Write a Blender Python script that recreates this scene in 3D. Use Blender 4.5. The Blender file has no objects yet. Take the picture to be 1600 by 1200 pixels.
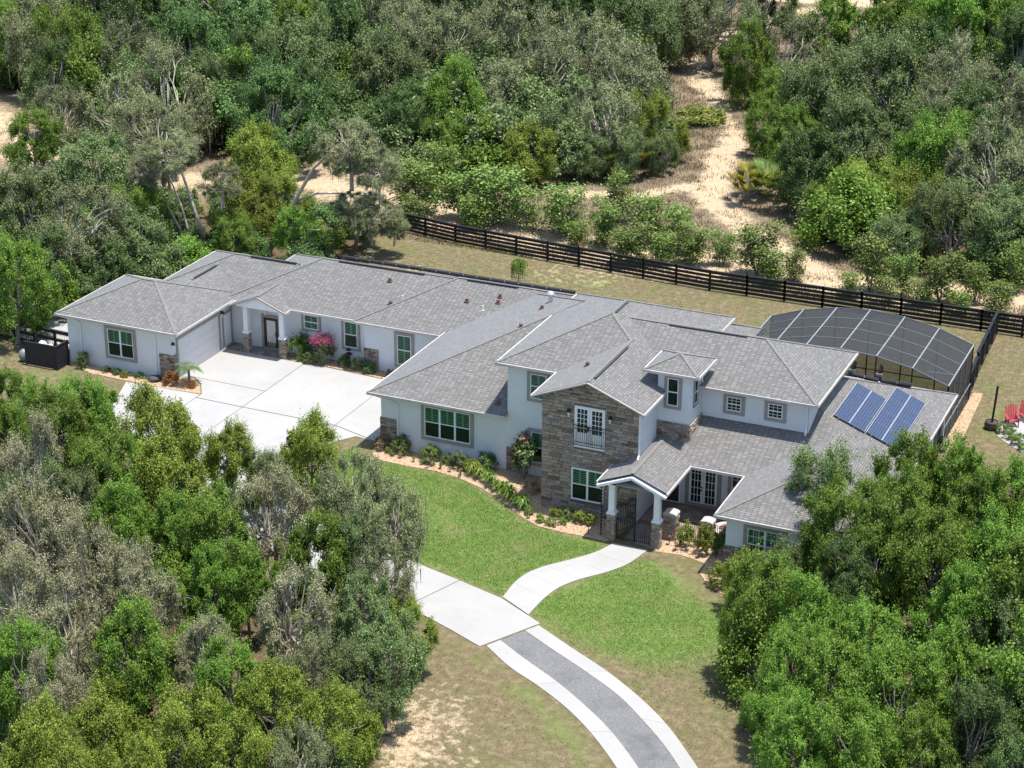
import bpy, math, random
import numpy as np
from mathutils import Vector, Matrix

random.seed(7); RNG = np.random.default_rng(11)
scene = bpy.context.scene
COL = scene.collection
rad = math.radians

# ---------------------------------------------------------------- camera
def camera():
    th, ro, al = rad(22.775352), rad(.22492639), rad(23.65125714)
    r = Vector((math.cos(al), math.sin(al), 0)); fh = Vector((-math.sin(al), math.cos(al), 0)); z = Vector((0, 0, 1))
    fw = math.cos(th)*fh - math.sin(th)*z; u = math.sin(th)*fh + math.cos(th)*z
    r2 = math.cos(ro)*r + math.sin(ro)*u; u2 = -math.sin(ro)*r + math.cos(ro)*u
    c = bpy.data.cameras.new('camera'); o = bpy.data.objects.new('camera', c); COL.objects.link(o)
    m = Matrix.Identity(4)
    for i in range(3):
        m[i][0] = r2[i]; m[i][1] = u2[i]; m[i][2] = -fw[i]
    m[0][3], m[1][3], m[2][3] = 48.97, -93.09, 48.0
    o.matrix_world = m
    c.sensor_width = 36; c.lens = 70; c.clip_start = 1; c.clip_end = 3000
    scene.camera = o
camera()

# ---------------------------------------------------------------- light
SUN_DIR = Vector((.20, .05, 1)).normalized()
world = bpy.data.worlds.new('World'); scene.world = world; world.use_nodes = True
nt = world.node_tree; bg = nt.nodes['Background']
sky = nt.nodes.new('ShaderNodeTexSky'); sky.sky_type = 'NISHITA'; sky.sun_disc = False
sky.sun_elevation = math.asin(SUN_DIR.z); sky.sun_rotation = math.atan2(SUN_DIR.x, SUN_DIR.y)
nt.links.new(sky.outputs[0], bg.inputs[0]); bg.inputs[1].default_value = .14
sl = bpy.data.lights.new('sun', 'SUN'); sl.energy = 4.2; sl.angle = rad(.53); sl.color = (1, .965, .90)
so = bpy.data.objects.new('sun', sl); COL.objects.link(so); so.location = (0, 0, 80)
so.rotation_euler = SUN_DIR.to_track_quat('Z', 'Y').to_euler()
vs = scene.view_settings
vs.view_transform = 'Standard'; vs.look = 'None'; vs.gamma = 1; vs.exposure = 0.82; vs.use_curve_mapping = False
cy = scene.cycles
cy.max_bounces = 6; cy.diffuse_bounces = 3; cy.glossy_bounces = 3; cy.transmission_bounces = 4; cy.transparent_max_bounces = 12
cy.caustics_reflective = False; cy.caustics_refractive = False

# ---------------------------------------------------------------- materials
MATS = {}
class NT:
    """small helper to write node trees"""
    def __init__(self, name, rough=.8, spec=.3):
        m = bpy.data.materials.new(name); m.use_nodes = True; MATS[name] = m
        self.m = m; self.t = m.node_tree; self.b = self.t.nodes['Principled BSDF']; self.out = self.t.nodes['Material Output']
        self.b.inputs['Roughness'].default_value = rough; self.b.inputs['Specular IOR Level'].default_value = spec
    def n(self, typ, **kw):
        o = self.t.nodes.new(typ)
        for k, v in kw.items():
            if hasattr(o, k): setattr(o, k, v)
            else: o.inputs[k.replace('_', ' ')].default_value = v
        return o
    def l(self, a, b): self.t.links.new(a, b)
    def coord(self, kind='Object'):
        return self.n('ShaderNodeTexCoord').outputs[kind]
    def pos(self): return self.n('ShaderNodeNewGeometry').outputs['Position']
    def noise(self, vec, scale, detail=3, rough=.55):
        o = self.n('ShaderNodeTexNoise'); o.inputs['Scale'].default_value = scale; o.inputs['Detail'].default_value = detail; o.inputs['Roughness'].default_value = rough
        if vec is not None: self.l(vec, o.inputs['Vector'])
        return o.outputs['Fac']
    def ramp(self, fac, stops, interp='LINEAR'):
        o = self.n('ShaderNodeValToRGB'); e = o.color_ramp; e.interpolation = interp
        while len(e.elements) < len(stops): e.elements.new(.5)
        for el, (p, c) in zip(e.elements, stops):
            el.position = p; el.color = (*c, 1) if len(c) == 3 else c
        self.l(fac, o.inputs[0]); return o.outputs['Color']
    def mix(self, fac, a, b, mode='MIX'):
        o = self.n('ShaderNodeMix'); o.data_type = 'RGBA'; o.blend_type = mode
        for s, v in ((o.inputs[0], fac), (o.inputs[6], a), (o.inputs[7], b)):
            if isinstance(v, (int, float)): s.default_value = v
            elif isinstance(v, tuple): s.default_value = (*v, 1)
            else: self.l(v, s)
        return o.outputs[2]
    def math(self, op, a, b=0., clamp=False):
        o = self.n('ShaderNodeMath'); o.operation = op; o.use_clamp = clamp
        for s, v in ((o.inputs[0], a), (o.inputs[1], b)):
            if isinstance(v, (int, float)): s.default_value = v
            else: self.l(v, s)
        return o.outputs[0]
    def bump(self, h, strength=.3, dist=.02):
        o = self.n('ShaderNodeBump'); o.inputs['Strength'].default_value = strength; o.inputs['Distance'].default_value = dist
        self.l(h, o.inputs['Height']); self.l(o.outputs[0], self.b.inputs['Normal'])
    def color(self, c):
        if isinstance(c, tuple): self.b.inputs['Base Color'].default_value = (*c, 1)
        else: self.l(c, self.b.inputs['Base Color'])
        return self.m

def plain(name, c, rough=.7, spec=.3, var=.12, scale=3., metal=0.):
    t = NT(name, rough, spec); p = t.pos()
    f = t.noise(p, scale, 4, .6)
    d = tuple(max(0, v*(1-var)) for v in c); e = tuple(min(1, v*(1+var)) for v in c)
    t.b.inputs['Metallic'].default_value = metal
    return t.color(t.ramp(f, [(.3, d), (.7, e)]))

def m_stucco():
    t = NT('stucco', .9, .15); p = t.pos()
    a = t.noise(p, 1.1, 4, .6); b = t.noise(p, 45, 2)
    t.bump(b, .25, .01)
    return t.color(t.ramp(a, [(.25, (.63, .65, .655)), (.75, (.70, .715, .715))]))
def m_roof():
    t = NT('shingle', .85, .18)
    uv = t.coord('UV')
    br = t.n('ShaderNodeTexBrick'); br.offset = .37; br.squash = 1; br.offset_frequency = 1
    for k, v in (('Scale', 1.), ('Mortar Size', .018), ('Mortar Smooth', .3), ('Bias', 0.), ('Brick Width', .29), ('Row Height', .135)): br.inputs[k].default_value = v
    br.inputs['Color1'].default_value = (0, 0, 0, 1); br.inputs['Color2'].default_value = (1, 1, 1, 1); br.inputs['Mortar'].default_value = (.5, .5, .5, 1)
    t.l(uv, br.inputs['Vector'])
    c = t.ramp(br.outputs['Color'], [(0, (.122, .115, .106)), (.35, (.155, .147, .136)), (.7, (.182, .172, .159)), (1, (.228, .216, .20))])
    big = t.noise(t.pos(), .55, 3); c = t.mix(t.math('MULTIPLY', t.math('SUBTRACT', big, .45, True), .5), c, (.205, .20, .19))
    red = t.noise(uv, 3.1, 2); c = t.mix(t.math('MULTIPLY', t.math('SUBTRACT', red, .58, True), .9), c, (.25, .19, .165))
    c = t.mix(t.math('MULTIPLY', br.outputs['Fac'], .85), c, (.045, .045, .048))  # near-black lines paint the shadows between the shingle courses
    sp = t.noise(uv, 38, 2); c = t.mix(.2, c, t.ramp(sp, [(.3, (.10, .10, .10)), (.7, (.26, .255, .245))]))
    h = t.math('SUBTRACT', t.math('MULTIPLY', br.outputs['Color'], .4), br.outputs['Fac'])
    t.bump(h, .5, .02); t.b.inputs['Sheen Weight'].default_value = .35; t.b.inputs['Sheen Roughness'].default_value = .45
    return t.color(c)
def m_concrete(name='concrete', c=(.35, .343, .33)):
    t = NT(name, .85, .2); p = t.pos()
    a = t.noise(p, .35, 5, .6); b = t.noise(p, 14, 3); s = t.noise(p, 1.7, 6, .7)
    col = t.ramp(a, [(.3, tuple(v*.93 for v in c)), (.7, tuple(min(1, v*1.06) for v in c))])
    col = t.mix(t.math('MULTIPLY', t.math('SUBTRACT', s, .60, True), 1.6), col, tuple(v*.62 for v in c))
    st = t.noise(p, .8, 6, .72); col = t.mix(t.math('MULTIPLY', t.math('SUBTRACT', st, .52, True), 1.5, True), col, tuple(v*.72 for v in c))
    oi = t.n('ShaderNodeObjectInfo'); col = t.mix(t.math('MULTIPLY', oi.outputs['Random'], .12), col, tuple(v*.7 for v in c))
    t.bump(b, .15, .01)
    return t.color(col)
def m_stone(name='stone', perobj=True):
    t = NT(name, .9, .2)
    r = t.n('ShaderNodeObjectInfo').outputs['Random'] if perobj else t.n('ShaderNodeNewGeometry').outputs['Random Per Island']
    c = t.ramp(r, [(0, (.165, .12, .092)), (.2, (.28, .22, .175)), (.42, (.38, .32, .262)), (.62, (.25, .228, .215)), (.8, (.46, .385, .305)), (1, (.33, .235, .175))])
    n = t.noise(t.pos(), 9, 5, .65); c = t.mix(.55, c, t.ramp(n, [(.3, (.22, .21, .2)), (.7, (.62, .6, .57))]), 'OVERLAY')
    t.bump(t.noise(t.pos(), 22, 4), .6, .03)
    return t.color(c)
def m_leaf(name, dark, mid, light, trans=.32, tint=None, rough=.5):
    t = NT(name, rough, .25)
    g = t.n('ShaderNodeNewGeometry'); oi = t.n('ShaderNodeObjectInfo')
    tc = t.coord('Object')
    cl = t.noise(tc, .9, 2, .5)
    f = t.math('ADD', t.math('MULTIPLY', g.outputs['Random Per Island'], .55), t.math('MULTIPLY', cl, .5))
    c = t.ramp(f, [(.22, dark), (.52, mid), (.85, light)])
    if tint:
        c = t.mix(t.math('MULTIPLY', oi.outputs['Random'], .6), c, tint)
    hs = t.n('ShaderNodeHueSaturation'); hs.inputs['Saturation'].default_value = 1.
    t.l(t.math('ADD', t.math('MULTIPLY', oi.outputs['Random'], .5), .75), hs.inputs['Value'])
    t.l(t.math('ADD', t.math('MULTIPLY', oi.outputs['Random'], .024), .488), hs.inputs['Hue'])
    t.l(c, hs.inputs['Color']); c = hs.outputs[0]
    t.color(c)
    tr = t.n('ShaderNodeBsdfTranslucent'); t.l(c, tr.inputs['Color'])
    mx = t.n('ShaderNodeMixShader'); mx.inputs[0].default_value = trans
    t.l(t.b.outputs[0], mx.inputs[1]); t.l(tr.outputs[0], mx.inputs[2]); t.l(mx.outputs[0], t.out.inputs[0])
    return t.m
def m_screen():
    t = NT('screen', .8, .2); t.color((.036, .04, .045))
    tr = t.n('ShaderNodeBsdfTransparent'); mx = t.n('ShaderNodeMixShader'); mx.inputs[0].default_value = .72
    t.l(tr.outputs[0], mx.inputs[1]); t.l(t.b.outputs[0], mx.inputs[2]); t.l(mx.outputs[0], t.out.inputs[0])
    return t.m
def m_glass():
    t = NT('glass', .04, .6); t.color((.012, .03, .025))
    tr = t.n('ShaderNodeBsdfTransparent'); tr.inputs[0].default_value = (.80, .95, .86, 1)
    mx = t.n('ShaderNodeMixShader'); mx.inputs[0].default_value = .20
    t.l(tr.outputs[0], mx.inputs[1]); t.l(t.b.outputs[0], mx.inputs[2]); t.l(mx.outputs[0], t.out.inputs[0])
    return t.m
def m_solar():
    t = NT('solar_cell', .18, .5); uv = t.coord('UV')
    br = t.n('ShaderNodeTexBrick'); br.offset = 0.
    for k, v in (('Scale', 1.), ('Mortar Size', .008), ('Mortar Smooth', .1), ('Brick Width', .165), ('Row Height', .165)): br.inputs[k].default_value = v
    br.inputs['Color1'].default_value = (.026, .040, .085, 1); br.inputs['Color2'].default_value = (.020, .032, .07, 1); br.inputs['Mortar'].default_value = (.13, .15, .20, 1)
    t.l(uv, br.inputs['Vector']); return t.color(br.outputs['Color'])
def m_rock():
    t = NT('bed_rock', .9, .2); g = t.n('ShaderNodeNewGeometry')
    c = t.ramp(g.outputs['Random Per Island'], [(0, (.30, .18, .11)), (.35, (.45, .31, .195)), (.7, (.56, .42, .28)), (1, (.42, .35, .28))])
    return t.color(c)
def m_mulch():
    t = NT('bed_base', .95, .1); p = t.pos()
    c = t.ramp(t.noise(p, 9, 4, .7), [(.25, (.25, .155, .095)), (.5, (.43, .30, .19)), (.75, (.54, .41, .28))])
    t.bump(t.noise(p, 14, 3), .8, .04); return t.color(c)
def m_ground():
    t = NT('ground', .95, .1); p = t.pos()
    at = t.n('ShaderNodeAttribute'); at.attribute_name = 'zone'
    sx = t.n('ShaderNodeSeparateColor'); t.l(at.outputs['Color'], sx.inputs[0])
    lush, sand, lit = sx.outputs[0], sx.outputs[1], sx.outputs[2]
    n1 = t.noise(p, .45, 5, .65); n2 = t.noise(p, 2.3, 5, .7); n3 = t.noise(p, 9, 3, .6); n4 = t.noise(p, 28, 2)
    dry = t.ramp(n2, [(.25, (.10, .098, .044)), (.5, (.172, .138, .078)), (.75, (.29, .23, .145))])
    dry = t.mix(t.math('MULTIPLY', t.math('SUBTRACT', n1, .42, True), 2.2, True), dry, t.ramp(n2, [(.3, (.075, .105, .03)), (.7, (.15, .16, .06))]))
    san = t.ramp(n2, [(.25, (.37, .265, .16)), (.5, (.48, .365, .24)), (.75, (.56, .45, .315))])
    weeds = t.ramp(t.noise(p, 3.8, 5, .75), [(.44, (1, 1, 1)), (.58, (.0, .0, .0))])
    grn = t.ramp(n2, [(.25, (.08, .135, .028)), (.5, (.13, .195, .045)), (.8, (.20, .25, .085))])
    grn = t.mix(t.math('MULTIPLY', t.math('SUBTRACT', n1, .48, True), 4., True), grn, (.20, .20, .085))
    lt = t.ramp(n3, [(.3, (.07, .05, .03)), (.7, (.19, .14, .085))])
    def edge(w, amp, k=5.):
        return t.math('MULTIPLY', t.math('SUBTRACT', t.math('ADD', w, t.math('MULTIPLY', t.math('SUBTRACT', n1, .5), amp)), .4), k, True)
    brn = t.ramp(n3, [(.3, (.15, .112, .072)), (.7, (.29, .225, .15))])
    sw = t.math('MULTIPLY', t.math('SUBTRACT', t.math('ADD', t.math('ADD', sand, t.math('MULTIPLY', t.math('SUBTRACT', n2, .5), 1.1)), t.math('MULTIPLY', t.math('SUBTRACT', n1, .5), .9)), .42), 4., True)
    c = t.mix(edge(at.outputs['Alpha'], .9, 2.2), dry, brn)
    c = t.mix(sw, c, san)
    c = t.mix(edge(lit, .5), c, lt)
    c = t.mix(edge(lush, .6, 3.), c, grn)
    fine = t.ramp(n4, [(.3, (.72, .72, .72)), (.7, (1.22, 1.22, 1.22))])
    c = t.mix(1., c, fine, 'MULTIPLY')
    t.bump(t.math('ADD', n4, n3), .7, .06)
    return t.color(c)
def m_gravel():
    t = NT('gravel', .95, .15); p = t.pos()
    c = t.ramp(t.noise(p, 16, 3, .8), [(.25, (.075, .075, .08)), (.5, (.17, .17, .175)), (.8, (.36, .36, .36))])
    c = t.mix(t.math('MULTIPLY', t.noise(p, 1.1, 4), .5), c, (.15, .15, .152)); c = t.mix(t.math('MULTIPLY', t.math('SUBTRACT', t.noise(p, .5, 4, .7), .5, True), 3., True), c, (.10, .10, .10))
    t.bump(t.noise(p, 20, 3), .9, .04); return t.color(c)
def m_paver():
    t = NT('paver', .8, .3); p = t.pos(); v = t.n('ShaderNodeTexVoronoi'); v.inputs['Scale'].default_value = 2.2; t.l(p, v.inputs['Vector'])
    sc = t.n('ShaderNodeSeparateColor'); t.l(v.outputs['Color'], sc.inputs[0])
    return t.color(t.ramp(sc.outputs[0], [(0, (.16, .12, .10)), (.4, (.30, .23, .18)), (.7, (.22, .20, .19)), (1, (.38, .30, .23))]))

m_stucco(); m_roof(); m_concrete(); m_stone(); m_stone('stone_mix', False); m_screen(); m_glass(); m_solar(); m_rock(); m_mulch(); m_ground(); m_gravel(); m_paver()
plain('fascia', (.50, .465, .43), .6); plain('white', (.76, .77, .77), .5, .35, .04); plain('trim', (.30, .275, .25), .8)
plain('cap', (.175, .17, .162), .9, .15, .4, 14); plain('vent', (.06, .06, .062), .7); plain('redvent', (.15, .085, .075), .7)
plain('black', (.016, .016, .018), .6, .3, .2); plain('unlit_room_black', (.02, .025, .024), .8); plain('shutter', (.50, .64, .54), .6)
plain('blind', (.62, .64, .60), .7); plain('brown_door', (.045, .033, .03), .45); plain('mortar', (.15, .135, .12), .95, .1, .25, 8)
plain('garage_panel', (.70, .685, .655), .6, .25, .03); plain('alu', (.20, .215, .225), .5, .4, .08, 3, .2); plain('cage_beam', (.30, .315, .33), .5, .4, .05, 3, .2); plain('silver', (.62, .63, .65), .35, .5, .05, 3, .6)
plain('bark', (.23, .205, .185), .95, .1, .35, 6); plain('pale_bark', (.40, .36, .285), .95, .1, .3, 5); plain('moss', (.24, .25, .165), .95, .05, .2, 4)
plain('red_paint', (.36, .045, .06), .5); plain('barrel', (.12, .075, .05), .8); plain('bin_board', (.022, .022, .027), .55, .3, .2)
plain('cushion', (.07, .07, .075), .9); plain('edging', (.33, .27, .21), .9); plain('brass', (.25, .19, .09), .4, .5, .1, 3, .5); plain('pale_glass', (.60, .58, .52), .2, .5)
plain('grey_cap', (.42, .39, .36), .8); plain('tube_black', (.022, .023, .027), .5)
m_leaf('leaf_G', (.06, .12, .014), (.165, .285, .036), (.285, .41, .08))
m_leaf('leaf_D', (.034, .07, .018), (.095, .165, .043), (.18, .265, .082), .2)
m_leaf('leaf_M', (.055, .09, .03), (.15, .21, .07), (.265, .325, .13), .22)
m_leaf('leaf_K', (.085, .105, .042), (.21, .235, .10), (.37, .385, .20), .2)
m_leaf('leaf_B', (.12, .125, .058), (.285, .28, .142), (.46, .44, .255), .2)
m_leaf('leaf_O', (.068, .105, .012), (.20, .26, .034), (.355, .395, .07), .25)
m_leaf('leaf_S', (.075, .125, .022), (.17, .25, .05), (.29, .365, .11), .3)
m_leaf('leaf_pink', (.35, .05, .14), (.55, .11, .25), (.68, .24, .38), .3)
m_leaf('leaf_palm', (.05, .095, .022), (.11, .17, .05), (.19, .25, .10), .25)
m_leaf('leaf_palmetto', (.12, .15, .015), (.28, .29, .025), (.46, .42, .05), .25)
m_leaf('leaf_croton', (.20, .06, .02), (.36, .15, .04), (.45, .26, .09), .2)
m_leaf('leaf_brown', (.16, .10, .05), (.30, .20, .11), (.40, .30, .18), .2)
m_leaf('blade_lush', (.07, .14, .022), (.112, .20, .034), (.18, .27, .062), .3)
m_leaf('blade_dry', (.11, .095, .052), (.19, .16, .092), (.29, .245, .155), .2)

# ---------------------------------------------------------------- mesh helpers
class MB:
    def __init__(s): s.v = []; s.f = []; s.uv = None
    def add(s, v, f):
        n = len(s.v); s.v += [tuple(p) for p in v]; s.f += [tuple(i+n for i in q) for q in f]; return s
    def box(s, x0, x1, y0, y1, z0, z1):
        x0, x1 = min(x0, x1), max(x0, x1); y0, y1 = min(y0, y1), max(y0, y1); z0, z1 = min(z0, z1), max(z0, z1)
        return s.add([(x0,y0,z0),(x1,y0,z0),(x1,y1,z0),(x0,y1,z0),(x0,y0,z1),(x1,y0,z1),(x1,y1,z1),(x0,y1,z1)],
                     [(0,3,2,1),(4,5,6,7),(0,1,5,4),(1,2,6,5),(2,3,7,6),(3,0,4,7)])
    def beam(s, a, b, w, h, up=(0, 0, 1)):
        a, b = Vector(a), Vector(b); d = (b-a).normalized(); u = Vector(up)
        r = d.cross(u)
        if r.length < 1e-4: r = d.cross(Vector((1, 0, 0)))
        r.normalize(); u = r.cross(d); r *= w/2; u *= h/2
        v = [a-r-u, a+r-u, a+r+u, a-r+u, b-r-u, b+r-u, b+r+u, b-r+u]
        return s.add(v, [(0,1,2,3),(7,6,5,4),(0,4,5,1),(1,5,6,2),(2,6,7,3),(3,7,4,0)])
    def tube(s, pts, rr, n=6, cap=True):
        pts = [Vector(p) for p in pts]
        if isinstance(rr, (int, float)): rr = [rr]*len(pts)
        base = len(s.v); ref = Vector((.3, .9, .2))
        for i, p in enumerate(pts):
            d = (pts[min(i+1, len(pts)-1)]-pts[max(i-1, 0)]).normalized()
            a = d.cross(ref)
            if a.length < 1e-3: a = d.cross(Vector((1, 0, 0)))
            a.normalize(); b = d.cross(a)
            for k in range(n):
                t = 2*math.pi*k/n; s.v.append(tuple(p+(a*math.cos(t)+b*math.sin(t))*rr[i]))
        for i in range(len(pts)-1):
            for k in range(n):
                q = base+i*n+k; q2 = base+i*n+(k+1) % n
                s.f.append((q, q2, q2+n, q+n))
        if cap:
            s.f.append(tuple(base+n-1-k for k in range(n))); e = base+(len(pts)-1)*n; s.f.append(tuple(e+k for k in range(n)))
        return s
    def lathe(s, prof, c=(0, 0, 0), n=14):
        return s.tube([(c[0], c[1], c[2]+z) for r, z in prof], [r for r, z in prof], n) if False else s._lathe(prof, c, n)
    def _lathe(s, prof, c, n):
        base = len(s.v)
        for r, z in prof:
            for k in range(n):
                t = 2*math.pi*k/n; s.v.append((c[0]+r*math.cos(t), c[1]+r*math.sin(t), c[2]+z))
        for i in range(len(prof)-1):
            for k in range(n):
                q = base+i*n+k; q2 = base+i*n+(k+1) % n; s.f.append((q, q2, q2+n, q+n))
        s.f.append(tuple(base+n-1-k for k in range(n))); e = base+(len(prof)-1)*n; s.f.append(tuple(e+k for k in range(n)))
        return s
    def prism(s, poly, z0, z1):
        n = len(poly); area = sum(poly[i][0]*poly[(i+1) % n][1]-poly[(i+1) % n][0]*poly[i][1] for i in range(n))
        if area < 0: poly = poly[::-1]
        return s.add([(x, y, z0) for x, y in poly]+[(x, y, z1) for x, y in poly],
                     [tuple(range(n-1, -1, -1)), tuple(range(n, 2*n))]+[(i, (i+1) % n, n+(i+1) % n, n+i) for i in range(n)])
    def build(s, name, mat, parent=None, smooth=False, **props):
        me = bpy.data.meshes.new(name); me.from_pydata(s.v, [], s.f)
        if s.uv is not None:
            l = me.uv_layers.new(name='UVMap'); l.data.foreach_set('uv', np.array(s.uv, 'f').ravel())
        me.materials.append(MATS[mat] if isinstance(mat, str) else mat)
        if smooth: me.polygons.foreach_set('use_smooth', [True]*len(me.polygons))
        me.update()
        return link(name, me, parent, **props)
def link(name, data, parent=None, **props):
    o = bpy.data.objects.new(name, data); COL.objects.link(o)
    if parent is not None: o.parent = parent
    for k, v in props.items():
        if v is not None: o[{'cat': 'category'}.get(k, k)] = v
    return o
def thing(name, label, cat, loc=(0, 0, 0), rz=0., group=None, scale=None):
    o = link(name, None, None, label=label, cat=cat, group=group)
    o.location = loc; o.rotation_euler = (0, 0, rz); o.empty_display_size = .2
    if scale is not None: o.scale = scale
    return o
def copy_obj(o, parent=None, **props):
    c = o.copy(); COL.objects.link(c); c.parent = parent
    for k, v in props.items(): c[{'cat': 'category'}.get(k, k)] = v
    return c
def copy_tree(o, loc, rz, label, scale=None, **props):
    r = copy_obj(o, None, label=label, **props); r.location = loc; r.rotation_euler = (0, 0, rz)
    if scale is not None: r.scale = scale
    for ch in list(o.children):
        c = copy_obj(ch, r)
        for g in list(ch.children): copy_obj(g, c)
    return r
def quads_mesh(name, V, mat, tris=False):
    """V: (n,k,3) array of separate k-gons"""
    n, k = V.shape[:2]
    me = bpy.data.meshes.new(name)
    me.vertices.add(n*k); me.vertices.foreach_set('co', np.ascontiguousarray(V, 'f').ravel())
    me.loops.add(n*k); me.loops.foreach_set('vertex_index', np.arange(n*k, dtype='i'))
    me.polygons.add(n); me.polygons.foreach_set('loop_start', np.arange(0, n*k, k, dtype='i')); me.polygons.foreach_set('loop_total', np.full(n, k, 'i'))
    me.update(calc_edges=True); me.materials.append(MATS[mat])
    return me
def in_poly(x, y, poly):
    x = np.asarray(x, float); y = np.asarray(y, float); c = np.zeros(x.shape, bool); n = len(poly)
    for i in range(n):
        x0, y0 = poly[i]; x1, y1 = poly[(i+1) % n]
        if y0 == y1: continue
        c ^= ((y0 > y) != (y1 > y)) & (x < (x1-x0)*(y-y0)/(y1-y0)+x0)
    return c
def poly_dist(x, y, line, closed=False):
    x = np.asarray(x, float); y = np.asarray(y, float); d = np.full(x.shape, 1e9)
    pts = list(line)+([line[0]] if closed else [])
    for (x0, y0), (x1, y1) in zip(pts[:-1], pts[1:]):
        L = (x1-x0)**2+(y1-y0)**2+1e-9
        t = np.clip(((x-x0)*(x1-x0)+(y-y0)*(y1-y0))/L, 0, 1)
        d = np.minimum(d, np.hypot(x-x0-t*(x1-x0), y-y0-t*(y1-y0)))
    return d
def smooth_line(pts, n=6):
    """Catmull-Rom through 2-D points"""
    P = [Vector(p) for p in pts]; P = [P[0]*2-P[1]]+P+[P[-1]*2-P[-2]]; out = []
    for i in range(1, len(P)-2):
        for k in range(n):
            t = k/n; a, b, c, d = P[i-1:i+3]
            out.append(tuple(.5*((2*b)+(c-a)*t+(2*a-5*b+4*c-d)*t*t+(3*b-3*c+d-a)*t**3)))
    out.append(tuple(P[-2])); return out

# ================================================================ GROUND
LUSH1 = [(-1.6,-.5),(.2,-1.7),(3.5,-1.9),(6.4,-2.2),(8.7,-3.6),(11.3,-5.4),(13.8,-6.0),(16.4,-6.0),(16.2,-7.5),(13.8,-10.8),(13.73,-13.5),(8.1,-12),(4.8,-11.2),(1.5,-9.5),(-2.5,-6)]
LUSH2 = [(18.7,-6.6),(20.3,-7.6),(21.3,-8.6),(23.4,-9.4),(25.2,-11),(26.2,-13.5),(25.2,-15.6),(23,-17.2),(20.5,-17.2),(16.9,-15.4),(15.6,-14.5),(15.6,-12.8),(16.5,-10.3),(18.2,-7.7)]
YARD = [(-13,19.5),(-13,34),(9,32.6),(28.5,32),(29.5,33),(45,31),(45,5),(31,5),(31,13.5),(29.6,21),(17,21),(17,19.5)]
FRONT_WOOD = [(-30,-6),(-21,-6),(-13,-8.5),(-9,-9),(-4,-11.5),(-2,-14.5),(5,-18),(10,-19.5),(12,-23.5),(14.5,-29),(18,-34),(10,-48),(-20,-40),(-45,-15)]
RIGHT_WOOD = [(24.5,-8.5),(25.5,-11),(27,-13),(27.5,-16.5),(29.5,-20),(34,-26),(60,-30),(60,12),(38,12),(33,11),(31,4),(30.6,-7)]
BACK_WOOD_L = [(-110,58),(-68,58),(-58,51),(-50,48),(-40,48),(-30,50),(-22,50),(-16,50),(-10,55),(-7,58),(-9,66),(-12.5,75),(-18,92),(-18,112),(-30,140),(-110,140)]
BACK_WOOD_R = [(11.5,49),(14,46),(18,41.5),(29,42),(70,42),(70,130),(25,130),(6,112),(1,90),(6,68),(8.5,58)]
LEFT_WOOD = [(-52,22),(-44,30),(-38,32),(-26,36),(-18,33),(-16.5,27),(-17,21),(-23,20),(-26,12),(-28,9),(-40,8)]
SANDPATH = [(22,36.2),(15.5,39.3),(8.3,45.5),(2.1,53.3),(-.3,64.1),(-1.8,72.3),(-6.9,82.2),(-11.7,90.8),(-14.9,98.1),(-14,108),(-10.8,123.5),(-5.5,131.5)]
SANDBRANCH = [(-9,49.5),(-3.3,51.8),(1.2,57.7)]
SANDLINE = [(-75,52),(-65,49),(-54,42),(-49,40),(-41,38),(-37,42),(-30,45),(-22,42),(-17,40.5),(-9,39),(0,37.5),(11,37),(20,38.5),(27,40),(40,42)]
FARROAD = [(-40,128),(-12,131),(20,134),(60,139)]

def zone_weights(x, y):
    n = np.sin(x*.31+1.3*np.sin(y*.23))+np.sin(y*.37+1.7*np.sin(x*.19+2)); n *= .25
    sd = lambda poly: np.where(in_poly(x, y, poly), 1, -1)*poly_dist(x, y, poly, True)
    sm = lambda d, w: np.clip(.5+d/(2*w), 0, 1)
    lush = np.maximum(sm(sd(LUSH1), .6), sm(sd(LUSH2)-.5*n, np.where((y < -14) | (x > 21.0), 2.4, .8)))
    yard = sm(sd(YARD), 1.); lush = np.maximum(lush, yard*(.36+.35*n)); lush = np.maximum(lush, .55*sm(.9+.7*n-poly_dist(x, y, [(14.3,-19),(16.5,-20.4),(19.5,-22.2),(22,-24.5),(24.5,-27.5)]), .8))
    lush = np.maximum(lush, .5*sm(2.2-np.hypot((x+24)/2.5, y-.2), 1.2))
    lush = np.maximum(lush, .6*sm(5-np.hypot((x+6.4)/1.0, (y-74.4)/1.0)*2.2, 1))
    sand = np.maximum.reduce([sm(1.35+1.2*n-poly_dist(x, y, SANDPATH), 1.5), sm(.9-poly_dist(x, y, SANDBRANCH), .9),
                              .80*sm(3.6+2.8*n-poly_dist(x, y, SANDLINE), 3.), sm(2.5-poly_dist(x, y, FARROAD), .7)])
    back = np.clip((y-34)/4, 0, 1); sand = np.maximum(sand, back*(.30+.25*n))
    sand = np.maximum(sand, .58*sm(4.2-np.hypot(x-14.2, (y+27.5)/1.5), 2.4))
    sand = np.maximum(sand, yard*np.clip(.34+.55*n-.02*(x+5), 0, .6)*np.clip((14-x)/8, 0, 1))
    litter = np.maximum.reduce([sm(sd(p), 1.2) for p in (FRONT_WOOD, RIGHT_WOOD, BACK_WOOD_L, BACK_WOOD_R, LEFT_WOOD)])
    litter = np.maximum(litter, .35*sm(2.5-np.hypot(x-19, (y+22)/1.2), 2))
    return lush, sand*(1-.55*litter), litter

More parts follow.
